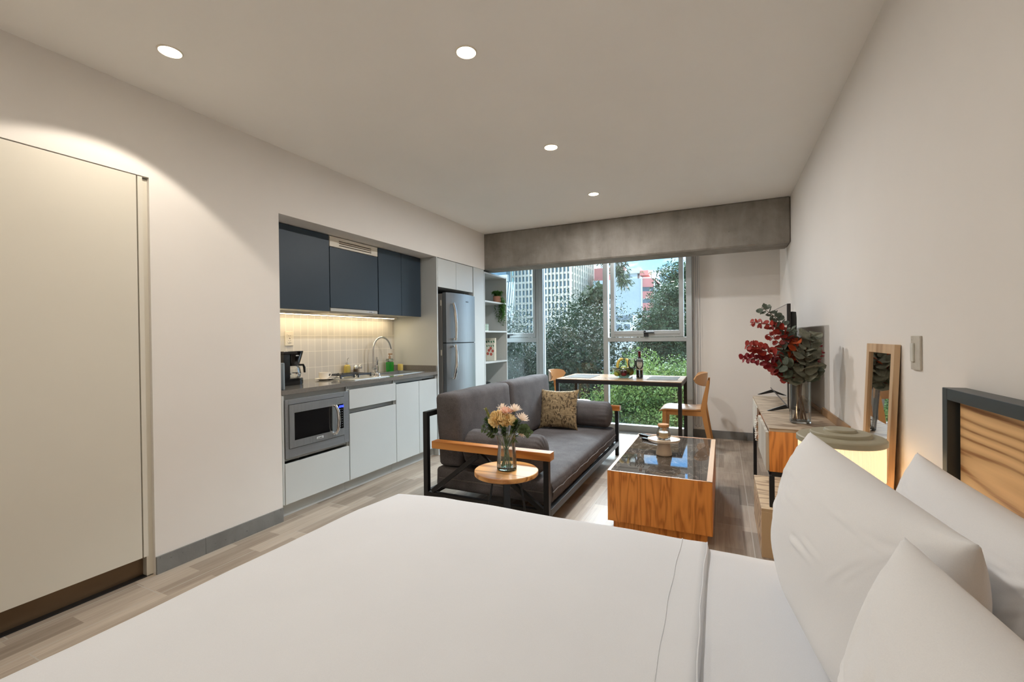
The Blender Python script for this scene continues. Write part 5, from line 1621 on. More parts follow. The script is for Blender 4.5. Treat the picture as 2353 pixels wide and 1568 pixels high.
bm = nb(); box(bm, .5665, .576, 2.74, 3.40, .66, .745, .001); box(bm, .5665, .576, 3.42, 4.2, .66, .722, .001); emit('back_rail', bm, wood('brown_back_rail', (170, 134, 96), (120, 90, 62), 'Y', freq=14), t)
# lace garland on the drawer edge
t = thing('beaded_garland', 'white beaded garland hanging in the open niche of the console', 'garland', (QX - .02, 3.40, .5))
bm = nb(); rnd = random.Random(4)
for s_ in range(4):
    for k in range(13):
        c = (QX - .024 + .006 * math.sin(k + s_), 3.392 + .012 * s_ + .004 * math.cos(k * 1.7), .655 - .0125 * k - .003 * s_)
        q = nb(); bmesh.ops.create_icosphere(q, subdivisions=1, radius=.0062); merge(bm, q, Matrix.Translation(c))
emit('beads', bm, mat('white_beads', (232, 228, 218), .5, var=.04), t)
bm = nb(); tube(bm, [(QX + .0, 3.40, .676), (QX - .02, 3.405, .67), (QX - .024, 3.41, .655), (QX - .024, 3.41, .51)], .002, 6); emit('cord', bm, mat('rust_cord', (150, 84, 50), .8), t)

# television
t = thing('television', 'thin flat television on two black splayed feet, seen from its side', 'television', (.375, 3.9, QT))
ty0, ty1, tz0, tz1 = 3.32, 4.47, .742, 1.408
bm = nb(); box(bm, .372, .392, ty0, ty1, tz0, tz1, .002); emit('housing', bm, mat('dark_tv_edge', (50, 46, 46), .35, metal=.3), t)
bm = nb(); box(bm, .3705, .3722, ty0 + .006, ty1 - .006, tz0 + .016, tz1 - .006, 0); emit('screen', bm, mat('glossy_tv_screen', (12, 13, 15), .025, var=.01, spec=.9, coat=1.0), t)
bm = nb(); cushion(bm, (.41, (ty0 + ty1) / 2, tz0 + .31), (.045, ty1 - ty0 - .04, .62), r=.02, n=(4, 10, 10)); emit('rear_cover', bm, BLACKMATTE, t)
for y in (3.42, 4.33):
    bm = nb()
    for s_ in (-1, 1):
        poly = [(.382, tz0 + .004), (.382 + s_ * .02, tz0 + .002), (.382 + s_ * .118, QT + .002), (.382 + s_ * .112, QT + .0005), (.382 + s_ * .09, QT + .002), (.382, tz0 - .018)]
        prism(bm, poly, 'Y', y - .009, y + .009)
    emit('foot', bm, BLACKMATTE, t)

# vase of preserved eucalyptus
ex, ey, EZ = .399, 3.03, QT
t = thing('glass_vase', 'tall straight glass vase of dried eucalyptus on the near end of the console', 'vase', (ex, ey, EZ))
def sqr(a, z):
    c, s_ = abs(math.cos(a)), abs(math.sin(a))
    return 1 / ((c ** 5 + s_ ** 5) ** .2) * .93
bm = nb(); lathe(bm, [(0, .0008), (.050, .0008), (.054, .004), (.0545, .24), (.0535, .242), (.0515, .24), (.051, .02), (.048, .016), (0, .015)], (ex, ey, EZ), 56, fn=sqr); emit('body', bm, THINGLASS, t)
bm = nb(); lathe(bm, [(0, .001), (.0495, .001), (.0535, .0045), (.0535, .012), (.047, .0152), (0, .0148)], (ex, ey, EZ), 56, fn=sqr); emit('thick_base', bm, GLASS, t)
SILV = leaf_mat('silver_dollar_leaf', (96, 98, 84), (142, 142, 126), .75, .1, 30)
GRNE = leaf_mat('grey_green_leaf', (66, 76, 66), (108, 116, 100), .7, .12, 30)
REDE = leaf_mat('dyed_red_leaf', (112, 26, 26), (186, 62, 42), .6, .2, 24)
ORNE = leaf_mat('dyed_orange_leaf', (168, 62, 30), (206, 98, 48), .6, .2, 24)
def euc(label, pts, m, n, L, seed, first=.4, W=1.0):
    base = (ex + random.Random(seed).uniform(-.03, .03), ey + random.Random(seed + 50).uniform(-.03, .03), EZ + .02)
    mouth = (ex + (pts[0][0] - ex) * .25, ey + (pts[0][1] - ey) * .25, EZ + .235)
    return sprig(label, [base, mouth] + pts, m, n, L, W, seed, name='eucalyptus_branch', cat='branch', grp='dried eucalyptus branches in the tall vase', rnd_leaf=first, stemr=.0026)
euc('grey-green eucalyptus branch reaching highest over the television', [(.36, 3.0, 1.10), (.325, 2.99, 1.24), (.27, 2.98, 1.315), (.205, 2.98, 1.372)], GRNE, 17, .046, 21, .42)
euc('red eucalyptus branch, the upper one reaching left across the television', [(.37, 2.99, 1.08), (.33, 2.98, 1.20), (.26, 2.97, 1.262), (.15, 2.96, 1.283)], REDE, 19, .040, 22, .42)
euc('short orange-red eucalyptus branch at mid height on the left', [(.36, 2.98, 1.06), (.30, 2.96, 1.15), (.235, 2.95, 1.215)], REDE, 12, .038, 23, .45)
euc('red eucalyptus branch arching left below the middle of the bunch', [(.34, 2.97, 1.03), (.25, 2.95, 1.10), (.18, 2.94, 1.14), (.125, 2.93, 1.15)], REDE, 18, .044, 24, .4)
euc('dark red eucalyptus branch, lowest on the left, ending in small leaves', [(.33, 2.96, 1.0), (.25, 2.94, 1.045), (.17, 2.92, 1.07), (.10, 2.90, 1.068)], leaf_mat('dark_red_leaf', (96, 20, 30), (160, 40, 44), .6, .2, 24), 19, .042, 25, .38)
euc('red eucalyptus branch drooping low beside the vase mouth', [(.33, 2.97, .97), (.29, 2.95, 1.0), (.25, 2.93, 1.03)], REDE, 11, .044, 26, .4)
euc('silver eucalyptus branch with large round leaves, thickest of the bunch', [(.425, 2.95, 1.02), (.435, 2.94, 1.12), (.44, 2.93, 1.215)], SILV, 17, .080, 27, .42)
euc('silver eucalyptus branch leaning towards the viewpoint', [(.405, 2.93, 1.0), (.405, 2.90, 1.08), (.415, 2.89, 1.14)], SILV, 13, .072, 28, .42)
euc('grey-green eucalyptus branch in the middle of the bunch', [(.365, 2.97, 1.02), (.33, 2.95, 1.09), (.305, 2.94, 1.14)], GRNE, 15, .058, 29, .38)
euc('grey-green eucalyptus branch spreading low on the left', [(.36, 2.95, .99), (.33, 2.92, 1.02), (.295, 2.90, 1.05)], GRNE, 12, .056, 30, .38)
euc('grey-green eucalyptus branch low over the right of the vase mouth', [(.43, 2.97, .98), (.455, 2.95, 1.0), (.47, 2.94, 1.03)], GRNE, 10, .052, 31, .38)
euc('grey-green eucalyptus branch behind the red ones', [(.385, 3.04, 1.05), (.37, 3.05, 1.15), (.36, 3.06, 1.25)], GRNE, 14, .05, 32, .42)
euc('orange eucalyptus branch in the centre of the bunch', [(.385, 2.96, 1.05), (.372, 2.94, 1.12), (.368, 2.93, 1.17)], ORNE, 9, .06, 33, .5)
euc('thin dark red eucalyptus branch on the right, against the wall', [(.44, 3.0, 1.0), (.468, 2.99, 1.08), (.49, 2.98, 1.145)], leaf_mat('dark_red_leaf', (96, 20, 30), (160, 40, 44), .6, .2, 24), 9, .036, 34, .5, .6)

# ------------------------------------------------------------------ bedside
t = thing('nightstand', 'pale oak nightstand between the bed and the console', 'nightstand', (.42, 2.1, 0))
bm = nb(); box(bm, .268, .568, 1.80, 2.40, .532, .55, .001); emit('top_panel', bm, NIGHTOAK, t)
bm = nb(); box(bm, .268, .568, 1.80, 1.818, .06, .532, .001); box(bm, .268, .568, 2.382, 2.40, .06, .532, .001); box(bm, .28, .568, 1.818, 2.382, .06, .078, 0); box(bm, .55, .568, 1.818, 2.382, .078, .532, 0); emit('carcass', bm, NIGHTOAK, t)
for z0, z1 in ((.08, .30), (.304, .53)):
    bm = nb(); box(bm, .266, .282, 1.82, 2.38, z0, z1, .001); d_ = emit('drawer', bm, NIGHTOAK, t)
    bm = nb(); cyl(bm, (.266, 2.1, (z0 + z1) / 2), (.25, 2.1, (z0 + z1) / 2), .01, .012, 18); emit('knob', bm, BLACKMETAL, d_)
for x in (.275, .54):
    for y in (1.81, 2.37):
        bm = nb(); box(bm, x, x + .02, y, y + .02, 0, .06); emit('leg', bm, BLACKMETAL, t)
lx, ly, LZ = .379, 1.95, .5505
t = thing('table_lamp', 'lit table lamp with a pleated cream shade and a flat sage green cap', 'lamp', (lx, ly, LZ))
bm = nb(); lathe(bm, [(0, .318), (.045, .318), (.049, .314), (.05, .309), (.088, .307), (.092, .303), (.093, .296), (.128, .293), (.134, .287), (.1345, .272), (.131, .269), (0, .269)], (lx, ly, LZ), 72); emit('cap', bm, GREENCAP, t)
bm = nb()
NP = 64
def pl(a, z): return 1 + .018 * (abs(((a * NP / (2 * PI)) % 1) - .5) * 4 - 1)
lathe(bm, [(.1255, .148), (.1265, .21), (.1262, .271)], (lx, ly, LZ), NP * 4, fn=pl); lathe(bm, [(.1255, .148), (.05, .147)], (lx, ly, LZ), NP * 4, fn=pl)
emit('lamp_shade', bm, SHADE, t, angle=80)
bm = nb(); lathe(bm, [(.09, .124), (.124, .124), (.127, .127), (.128, .146), (.124, .1485), (.09, .1485)], (lx, ly, LZ), 64, closed=True); emit('base_ring', bm, mat('beige_wood_base', (206, 184, 152), .55, vs=30), t)
for k in range(4):
    a = R(45 + 90 * k)
    bm = nb(); box(bm, lx + .092 * math.cos(a) - .02, lx + .092 * math.cos(a) + .02, ly + .092 * math.sin(a) - .02, ly + .092 * math.sin(a) + .02, LZ, LZ + .126, .004); emit('leg', bm, mat('beige_wood_base', (206, 184, 152), .55, vs=30), t)
pt = bpy.data.lights.new('lamp_bulb_glow', 'POINT'); pt.energy = LAMPP; pt.color = (1, .74, .44); pt.shadow_soft_size = .04
po = bpy.data.objects.new('lamp_bulb_glow', pt); COL.objects.link(po); po.location = (lx, ly, LZ + .07)
# leaning mirror
t = thing('wall_mirror', 'narrow mirror in a pale oak frame leaning on the right wall behind the lamp', 'mirror', (.55, 2.2, .5505))
my0, my1, mh = 2.035, 2.375, .618
lean = math.atan2(.026, .618)
def mir(bm): bm.transform(Matrix.Translation((.532, 0, .5508)) @ Matrix.Rotation(lean, 4, 'Y')); return bm
fw = .035
for a, b_, c, d_ in ((my0, my0 + fw, 0, mh), (my1 - fw, my1, 0, mh), (my0 + fw, my1 - fw, 0, fw), (my0 + fw, my1 - fw, mh - fw, mh)):
    pass
bm = nb()
for a, b_, c, d_ in ((my0, my0 + fw, 0, mh), (my1 - fw, my1, 0, mh), (my0 + fw, my1 - fw, 0, fw), (my0 + fw, my1 - fw, mh - fw, mh)):
    box(bm, 0, .018, a, b_, c, d_, .0012)
box(bm, .0185, .0205, my0 + .01, my1 - .01, .01, mh - .01, 0)
emit('frame', mir(bm), MIRRORWOOD, t)
bm = nb(); box(bm, .008, .010, my0 + fw - .002, my1 - fw + .002, fw - .002, mh - fw + .002, 0); emit('mirror_glass', mir(bm), MIRROR, t)
# light switch
t = thing('light_switch', 'brushed metal light switch plate on the right wall above the headboard side', 'switch', (XR, 1.89, 1.085))
SWM = make_concrete('brushed_switch_plate', (176, 170, 158), (206, 200, 188), 20)
bm = nb(); box(bm, XR - .007, XR - .0002, 1.852, 1.928, 1.088, 1.20, .002); emit('plate', bm, SWM, t)
bm = nb(); box(bm, XR - .013, XR - .006, 1.893, 1.916, 1.115, 1.176, .002); emit('rocker', bm, mat('pale_rocker', (214, 212, 202), .35), t)

# ------------------------------------------------------------------ bed
t = thing('bed', 'double bed with an oak headboard in a dark steel frame', 'bed', (-.4, .75, 0))
hb0, hb1, hz = -.12, 1.562, 1.064
bm = nb()
for a in ((hb1 - .028, hb1, .05, hz), (hb0, hb0 + .028, .05, hz), (hb0 + .028, hb1 - .028, hz - .03, hz), (hb0 + .028, hb1 - .028, .25, .28)):
    box(bm, .527, .576, *a, .002)
emit('headboard_frame', bm, mat('dark_grey_steel_frame', (74, 78, 80), .4, metal=.5, var=.04), t)
bm = nb(); box(bm, .548, .566, hb0 + .029, hb1 - .042, .281, hz - .034, .001); emit('headboard_panel', bm, HEADOAK, t)
bm = nb(); box(bm, -1.28, .52, -.08, 1.52, .10, .30, .004); emit('base', bm, BLACKMATTE, t)
bm = nb(); cushion(bm, (-.38, .73, .412), (1.80, 1.62, .215), r=.05, n=(20, 20, 5)); emit('mattress', bm, LINEN, t)
bm = nb()
nx, ny = 30, 40
def sheet(i, j):
    x = -.20 + .715 * i / nx; y = -.09 + 1.655 * j / ny
    e = min(y + .09, 1.565 - y)
    z = .536 + .002 * noise.noise(Vector((x * 5, y * 4, 0))) + .0025 * noise.noise(Vector((x * 14 + 2, y * 6, 3)))
    if e < .05: z -= .05 - math.sqrt(max(0, .05 ** 2 - (.05 - e) ** 2))
    return (x, y, z)
g = {(i, j): bm.verts.new(sheet(i, j)) for i in range(nx + 1) for j in range(ny + 1)}
for i in range(nx):
    for j in range(ny): bm.faces.new((g[i, j], g[i + 1, j], g[i + 1, j + 1], g[i, j + 1]))
ex_ = [(g[i, ny], g[i + 1, ny]) for i in range(nx)]
for a, b2 in ex_:
    a2 = bm.verts.new(a.co - Vector((0, 0, .25))); b3 = bm.verts.new(b2.co - Vector((0, 0, .25))); bm.faces.new((a, b2, b3, a2))
emit('fitted_sheet', bm, LINEN, t, angle=180)
# duvet
bm = nb()
DXE, DY0, DY1, DTOP, rr = -1.325, -.10, 1.575, .552, .055
def bend(d):
    """distance past the edge -> (outwards, down)"""
    if d <= 0: return d, 0.0
    L = rr * PI / 2
    if d < L: return rr * math.sin(d / rr), rr * (1 - math.cos(d / rr))
    return rr + .10 * (d - L), rr + (d - L) * .98
XS = [-.05 - .0] + [-.05 - 1.80 * i / 90 for i in range(1, 91)]
YS = [DY0 - .34 + (DY1 - DY0 + .68) * j / 100 for j in range(101)]
g = {}
for i, xx in enumerate(XS):
    for j, yy in enumerate(YS):
        ox_, dx_ = bend((DXE + rr) - xx)
        x = (DXE + rr) - ox_
        if yy > DY1 - rr: oy_, dy_ = bend(yy - (DY1 - rr)); y = DY1 - rr + oy_
        elif yy < DY0 + rr: oy_, dy_ = bend((DY0 + rr) - yy); y = DY0 + rr - oy_
        else: dy_ = 0; y = yy
        n1 = noise.noise(Vector((xx * 1.6, yy * 1.6, .3))); n2 = noise.noise(Vector((xx * 4.5 + 3, yy * 3.2, 1.1))); n3 = noise.noise(Vector((xx * 11, yy * 11, 2.2)))
        z = DTOP - max(dx_, dy_) - .5 * min(dx_, dy_) + .006 * n1 + .0035 * n2 + .0008 * n3
        k = max(0.0, min(1.0, (max(dx_, dy_)) / .2))
        wv = .012 * k * noise.noise(Vector((xx * 5, yy * 5, 7)))
        if dx_ > .01: x += wv
        if dy_ > .01: y += wv
        # soft slump at the outer corner
        cx_ = max(0, 1 - (xx - (DXE + rr)) / .22) if xx > DXE + rr else 1
        cy_ = max(0, 1 - ((DY1 - rr) - yy) / .22) if yy < DY1 - rr else 1
        z -= .014 * min(cx_, 1) * min(cy_, 1)
        g[i, j] = bm.verts.new((x, y, z))
for i in range(len(XS) - 1):
    for j in range(len(YS) - 1): bm.faces.new((g[i, j], g[i, j + 1], g[i + 1, j + 1], g[i + 1, j]))
lowr = [bm.verts.new(g[0, j].co + Vector((.004, 0, -.018))) for j in range(len(YS))]
for j in range(len(YS) - 1): bm.faces.new((g[0, j], lowr[j], lowr[j + 1], g[0, j + 1]))
dv = solo('duvet', bm, LINEN, 'smooth white duvet spread over the bed', 'duvet', angle=180)
bm = nb()
for xo, h_ in ((-.052, .0016), (-.126, .0013)):
    pts = [];
    for j in range(0, 101):
        yy = YS[j]
        if DY0 + rr < yy < DY1 - rr * .2:
            i = min(range(len(XS)), key=lambda q: abs(XS[q] - xo))
            pts.append((xo + .0025 * math.sin(yy * 9) + .0012 * math.sin(yy * 31), yy, DTOP + .006 * noise.noise(Vector((xo * 1.6, yy * 1.6, .3))) + .0035 * noise.noise(Vector((xo * 4.5 + 3, yy * 3.2, 1.1))) + .0008 - (bend(yy - (DY1 - rr))[1] if yy > DY1 - rr else 0)))
    tube(bm, pts, h_, 6)
hem = emit('hem_stitching', bm, LINEN, None)
hem.parent = dv; hem.matrix_parent_inverse = Matrix.Translation(-Vector(dv.location))

def bed_pillow(label, c, xax, yax, L, Hh, T, seed):
    xa = Vector(xax).normalized(); ya = Vector(yax); ya = (ya - xa * ya.dot(xa)).normalized(); za = xa.cross(ya)
    M = basis(c, xa, ya, za)
    t = thing('bed_pillow', label, 'pillow', c, tuple(M.to_euler()), group='white pillows on the bed')
    bm = nb(); pillow_mesh(bm, L, Hh, T, Matrix.Identity(4), 150, 110, wr=.0105, seed=seed, sharp=.5, folds=9, ear=.006, hem=.72); pc = emit('pillowcase', bm, PILLOWCASE, t, local=True, angle=180)
    return t, M
bed_pillow('white pillow standing at the window side of the bed, in front of the table lamp', (.232, 1.115, .742), (.075, -.70, 0.0), (.12, 0, 1), .70, .382, .235, 1.3)
bed_pillow('white pillow at the back, leaning on the oak headboard', (.418, 1.075, .722), (.02, -1, 0), (.13, 0, 1), .70, .37, .20, 4.7)
bed_pillow('white pillow nearest the viewpoint, at the near side of the bed', (.222, .435, .735), (.05, -1, 0.0), (.12, 0, 1), .70, .37, .235, 8.9)

# ------------------------------------------------------------------ blind chains beside the window
CH = mat('grey_blind_chain', (126, 130, 138), .5)
for k, (x0, x1, zb, lab) in enumerate(((-.318, -.276, .135, 'grey blind chain beside the window frame, closest to the glass'), (-.296, -.258, .12, 'grey blind chain beside the window frame, in the middle'), (-.272, -.236, .128, 'grey blind chain beside the window frame, closest to the wall'))):
    t = thing('blind_chain', lab, 'blind cord', ((x0 + x1) / 2, YB - .03 - .006 * k, 2.4), group='blind chains beside the window')
    y = YB - .035 - .008 * k
    bm = nb()
    pts = [(x0 + .012, y, 2.42), (x0 + .006, y, 1.6), (x0, y, .4), (x0, y, zb + .03)]
    for q in range(1, 8): pts.append(((x0 + x1) / 2 - (x1 - x0) / 2 * math.cos(PI * q / 8), y, zb + .03 - (x1 - x0) / 2 * 1.4 * math.sin(PI * q / 8)))
    pts += [(x1, y, zb + .03), (x1, y, .4), (x1 - .008, y, 1.6), (x1 - .016, y, 2.42)]
    tube(bm, pts, .0016, 6); emit('loop', bm, CH, t)

# ------------------------------------------------------------------ the street outside
GZ = -11.0
bm = nb(); box(bm, -140, 90, 6.5, 220, GZ - .3, GZ, 0); struct('ground', bm, make_concrete('pale_asphalt', (120, 122, 120), (150, 150, 146), .2), label='street ground far below the window')
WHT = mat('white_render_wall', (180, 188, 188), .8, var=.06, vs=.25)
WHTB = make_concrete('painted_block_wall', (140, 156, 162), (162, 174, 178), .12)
PINK = mat('pink_render_wall', (196, 128, 120), .8, var=.06, vs=.3)
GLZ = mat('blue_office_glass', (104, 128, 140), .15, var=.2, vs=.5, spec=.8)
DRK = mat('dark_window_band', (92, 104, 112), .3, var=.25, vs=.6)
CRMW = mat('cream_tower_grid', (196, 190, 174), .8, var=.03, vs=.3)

# cream grid tower: two faces with fins, floors and glazing
t = thing('office_tower', 'tall cream office tower with a grid of slim window bays', 'building', (-42, 100, GZ))
tx0, tx1, ty, top = -47.5, -32.1, 100, 42
bm = nb(); box(bm, tx0 + .3, tx1 - .3, ty + .4, ty + 22, GZ, top, 0); emit('glazing', bm, GLZ, t)
bm = nb()
n = 16
for k in range(n + 1):
    x = tx0 + (tx1 - tx0) * k / n
    box(bm, x - .16, x + .16, ty - .2, ty + .45, GZ, top, 0)
for k in range(11): box(bm, tx1 - .35, tx1 + .2, ty + 2 * k, ty + 2 * k + .35, GZ, top, 0)
emit('fins', bm, CRMW, t)
bm = nb()
for k in range(32):
    z = GZ + 1.7 * k
    box(bm, tx0, tx1, ty + .05, ty + .4, z, z + .5, 0)
    box(bm, tx1 - .4, tx1 - .1, ty + .4, ty + 21, z, z + .5, 0)
emit('floor_bands', bm, CRMW, t)
t = thing('slat_tower', 'white tower with leaning vertical slats at the left edge of the window', 'building', (-52, 96, GZ))
bm = nb(); box(bm, -62, -47.2, 96.6, 99, GZ, 40, 0); emit('glazing', bm, GLZ, t)
bm = nb()
for k in range(26):
    x = -61.5 + k * .62
    beam(bm, (x, 96, 17.6), (x - 6.2, 96, 40), .22, .3)
    beam(bm, (x - 1.2, 96, GZ), (x + 1.3, 96, 14.6), .22, .3)
box(bm, -62, -46.5, 95.8, 96.6, 14.8, 16.4, 0)
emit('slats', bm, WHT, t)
t = thing('glass_tower', 'blue glass tower behind the cream office tower', 'building', (-36, 130, GZ))
bm = nb(); box(bm, -46, -38.4, 130, 140, 19.3, 46, 0); box(bm, -45, -40, 131, 140, GZ, 19.3, 0); emit('glazing', bm, GLZ, t)
bm = nb()
for k in range(12): box(bm, -46 + k * .69, -45.86 + k * .69, 129.8, 130, 19.3, 46, 0)
for k in range(12): box(bm, -46, -38.4, 129.85, 130.0, 19.3 + k * 2.3, 19.6 + k * 2.3, 0)
emit('mullions', bm, WHT, t)
t = thing('apartment_block', 'pale apartment block with a row of small top windows', 'building', (-36, 125, GZ))
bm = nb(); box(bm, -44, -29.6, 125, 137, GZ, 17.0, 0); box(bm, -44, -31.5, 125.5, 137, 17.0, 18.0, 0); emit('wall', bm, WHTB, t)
bm = nb(); box(bm, -44, -29.4, 124.8, 125, 16.2, 16.5, 0); emit('cornice', bm, WHT, t)
for x in (-40.2, -37.4, -34.4, -31.8):
    bm = nb(); box(bm, x, x + 1.6, 124.85, 125.05, 14.5, 15.6, 0); emit('window', bm, DRK, t)
t = thing('pink_building', 'pink rendered building with a rooftop railing, left of the window mullion', 'building', (-26, 114, GZ))
bm = nb(); box(bm, -30.2, -22.5, 114, 122, GZ, 19.0, 0); emit('wall', bm, PINK, t)
bm = nb()
for k in range(9): box(bm, -30.1 + k * .85, -30.0 + k * .85, 114, 114.1, 19.0, 20.3, 0)
box(bm, -30.2, -22.5, 114, 114.1, 20.2, 20.4, 0); box(bm, -28, -24.2, 116, 121, 19.0, 21.3, 0)
emit('rooftop_railing', bm, WHT, t)

# white block-walled building with a pink balcony side
t = thing('apartment_building', 'white blank-walled building with a pink and glass side and rooftop palms', 'building', (-18, 100, GZ))
bm = nb()
A = [(-26.5, 99.0), (-15.95, 100.0), (-15.95, 112), (-26.5, 112)]
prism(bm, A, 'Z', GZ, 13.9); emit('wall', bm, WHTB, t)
side = [(-15.95, 100.0), (-13.4, 101.5)]
def quadwall(bm, z0, z1, off=0.0):
    (xa, ya), (xb, yb) = side
    prism(bm, [(xa, ya - off), (xb, yb - off), (xb, yb + 9), (xa, ya + 9)], 'Z', z0, z1)
bm = nb(); quadwall(bm, GZ, 13.6); emit('window_bands', bm, DRK, t)
bm = nb()
for k in range(8): quadwall(bm, 12.0 - 2.55 * k - (0 if k else .0), 13.6 - 2.55 * k if k else 13.9, .25)
emit('balcony_bands', bm, PINK, t)
bm = nb(); beam(bm, (-15.9, 99.75, GZ), (-15.9, 99.75, 14.0), .3, .3, up=(0, 1, 0)); beam(bm, (-13.45, 101.2, GZ), (-13.45, 101.2, 13.3), .25, .25, up=(0, 1, 0)); emit('corner_post', bm, WHT, t)
bm = nb(); box(bm, -22, -17.0, 101, 108, 13.9, 15.9, 0); box(bm, -19.3, -16.3, 100.6, 106, 15.2, 16.3, 0); emit('penthouse', bm, WHT, t)
for x in (-21.2, -20.2, -19.3):
    bm = nb(); box(bm, x, x + .7, 100.9, 101.05, 14.3, 15.1, 0); emit('window', bm, DRK, t)
bm = nb(); box(bm, -16.4, -14.6, 100.5, 104, 14.6, 15.7, 0); emit('water_tank_screen', bm, PINK, t)
t = thing('small_house', 'small white house low beside the blank-walled building', 'building', (-15.2, 72, GZ))
bm = nb(); box(bm, -17.5, -13.3, 72, 78, GZ, 3.5, 0); box(bm, -16.2, -13.0, 72.6, 77, 3.5, 4.7, 0); emit('wall', bm, WHT, t)
for x in (-15.6, -14.3):
    bm = nb(); box(bm, x, x + .9, 71.9, 72.05, 2.4, 3.2, 0); emit('window', bm, DRK, t)
bm = nb(); box(bm, -15.6, -13.2, 71.8, 72.6, 3.9, 4.6, 0); emit('balcony_grille', bm, DRK, t)
PALMG = leaf_mat('palm_green', (112, 128, 78), (160, 170, 110), .6, .1, 1)
for x, y, z, lab in ((-16.0, 101, 14.0, 'rooftop palm on the white building, nearer its pink penthouse wall'), (-14.2, 101.9, 13.7, 'rooftop palm on the outer corner of the white building')):
    t = thing('palm_tree', lab, 'palm', (x, y, z), group='rooftop palms')
    bm = nb(); tube(bm, [(x, y, z - .1), (x + .05, y, z + .8), (x, y, z + 1.5)], [.08, .06, .06], 6); emit('trunk', bm, mat('palm_trunk', (140, 128, 108), .9), t)
    bm = nb()
    for k in range(11):
        a = k * 2.4
        for i in range(3): leaf(bm, (x + .25 * i * math.cos(a), y + .25 * i * math.sin(a), z + 1.5 + .12 * i - .08 * i * i), (math.cos(a), math.sin(a), .35 - .5 * i), (0, 0, 1), .6, .22)
    emit('fronds', bm, PALMG, t)

# ------------------------------------------------------------------ trees
def leaf_cloud(name, blobs, n, size, m, par, seed, shell=.35, droop=0.0, aspect=.5):
    """thousands of separate pointed leaves set on lumpy crowns; blobs = (centre, radii)"""
    rg = np.random.default_rng(seed)
    vol = np.array([b[1][0] * b[1][1] + b[1][0] * b[1][2] + b[1][1] * b[1][2] for b in blobs]); vol = vol / vol.sum()
    idx = rg.choice(len(blobs), n, p=vol)
    C_ = np.array([b[0] for b in blobs])[idx]; Rr = np.array([b[1] for b in blobs])[idx]
    d = rg.normal(size=(n, 3)); d /= np.linalg.norm(d, axis=1)[:, None]
    rad = 1 - shell * rg.random(n) ** 1.2
    lump = 1 + .18 * np.sin(d[:, 0] * 7 + idx) * np.sin(d[:, 2] * 6 + idx * 2) + .10 * np.sin(d[:, 1] * 13 + d[:, 2] * 11)
    P = C_ + d * Rr * (rad * lump)[:, None]
    ax = d * .6 + rg.normal(size=(n, 3)) * .8; ax[:, 2] -= droop; ax /= np.linalg.norm(ax, axis=1)[:, None]
    nr = d + rg.normal(size=(n, 3)) * .7; sd = np.cross(ax, nr); sd /= (np.linalg.norm(sd, axis=1)[:, None] + 1e-9)
    up = np.cross(sd, ax)
    L = size * (.7 + .6 * rg.random(n))[:, None]; Wd = L * aspect
    V = np.empty((n, 4, 3))
    V[:, 0] = P; V[:, 1] = P + ax * L * .5 + sd * Wd * .5 + up * Wd * .12; V[:, 2] = P + ax * L; V[:, 3] = P + ax * L * .5 - sd * Wd * .5 + up * Wd * .12
    o = par.location
    V = V.reshape(-1, 3) - np.array(o)
    me = bpy.data.meshes.new(name)
    me.vertices.add(n * 4); me.loops.add(n * 4); me.polygons.add(n)
    me.vertices.foreach_set('co', V.ravel()); me.loops.foreach_set('vertex_index', np.arange(n * 4, dtype=np.int32))
    me.polygons.foreach_set('loop_start', np.arange(0, n * 4, 4, dtype=np.int32))
    me.update(); me.validate()
    me.materials.append(m)
    ob = bpy.data.objects.new(name, me); COL.objects.link(ob); ob.parent = par
    return ob
BARK = mat('grey_brown_bark', (112, 98, 84), .9, var=.2, vs=3, bmp=.4, bs=20, bd=.02)
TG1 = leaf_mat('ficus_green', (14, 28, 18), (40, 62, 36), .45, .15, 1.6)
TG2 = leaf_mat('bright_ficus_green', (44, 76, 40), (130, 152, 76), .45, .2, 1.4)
TG3 = leaf_mat('soft_grey_green', (30, 50, 34), (72, 92, 62), .5, .15, 1.4)
TG4 = leaf_mat('feathery_olive', (44, 56, 38), (82, 92, 64), .55, .15, 1.2)
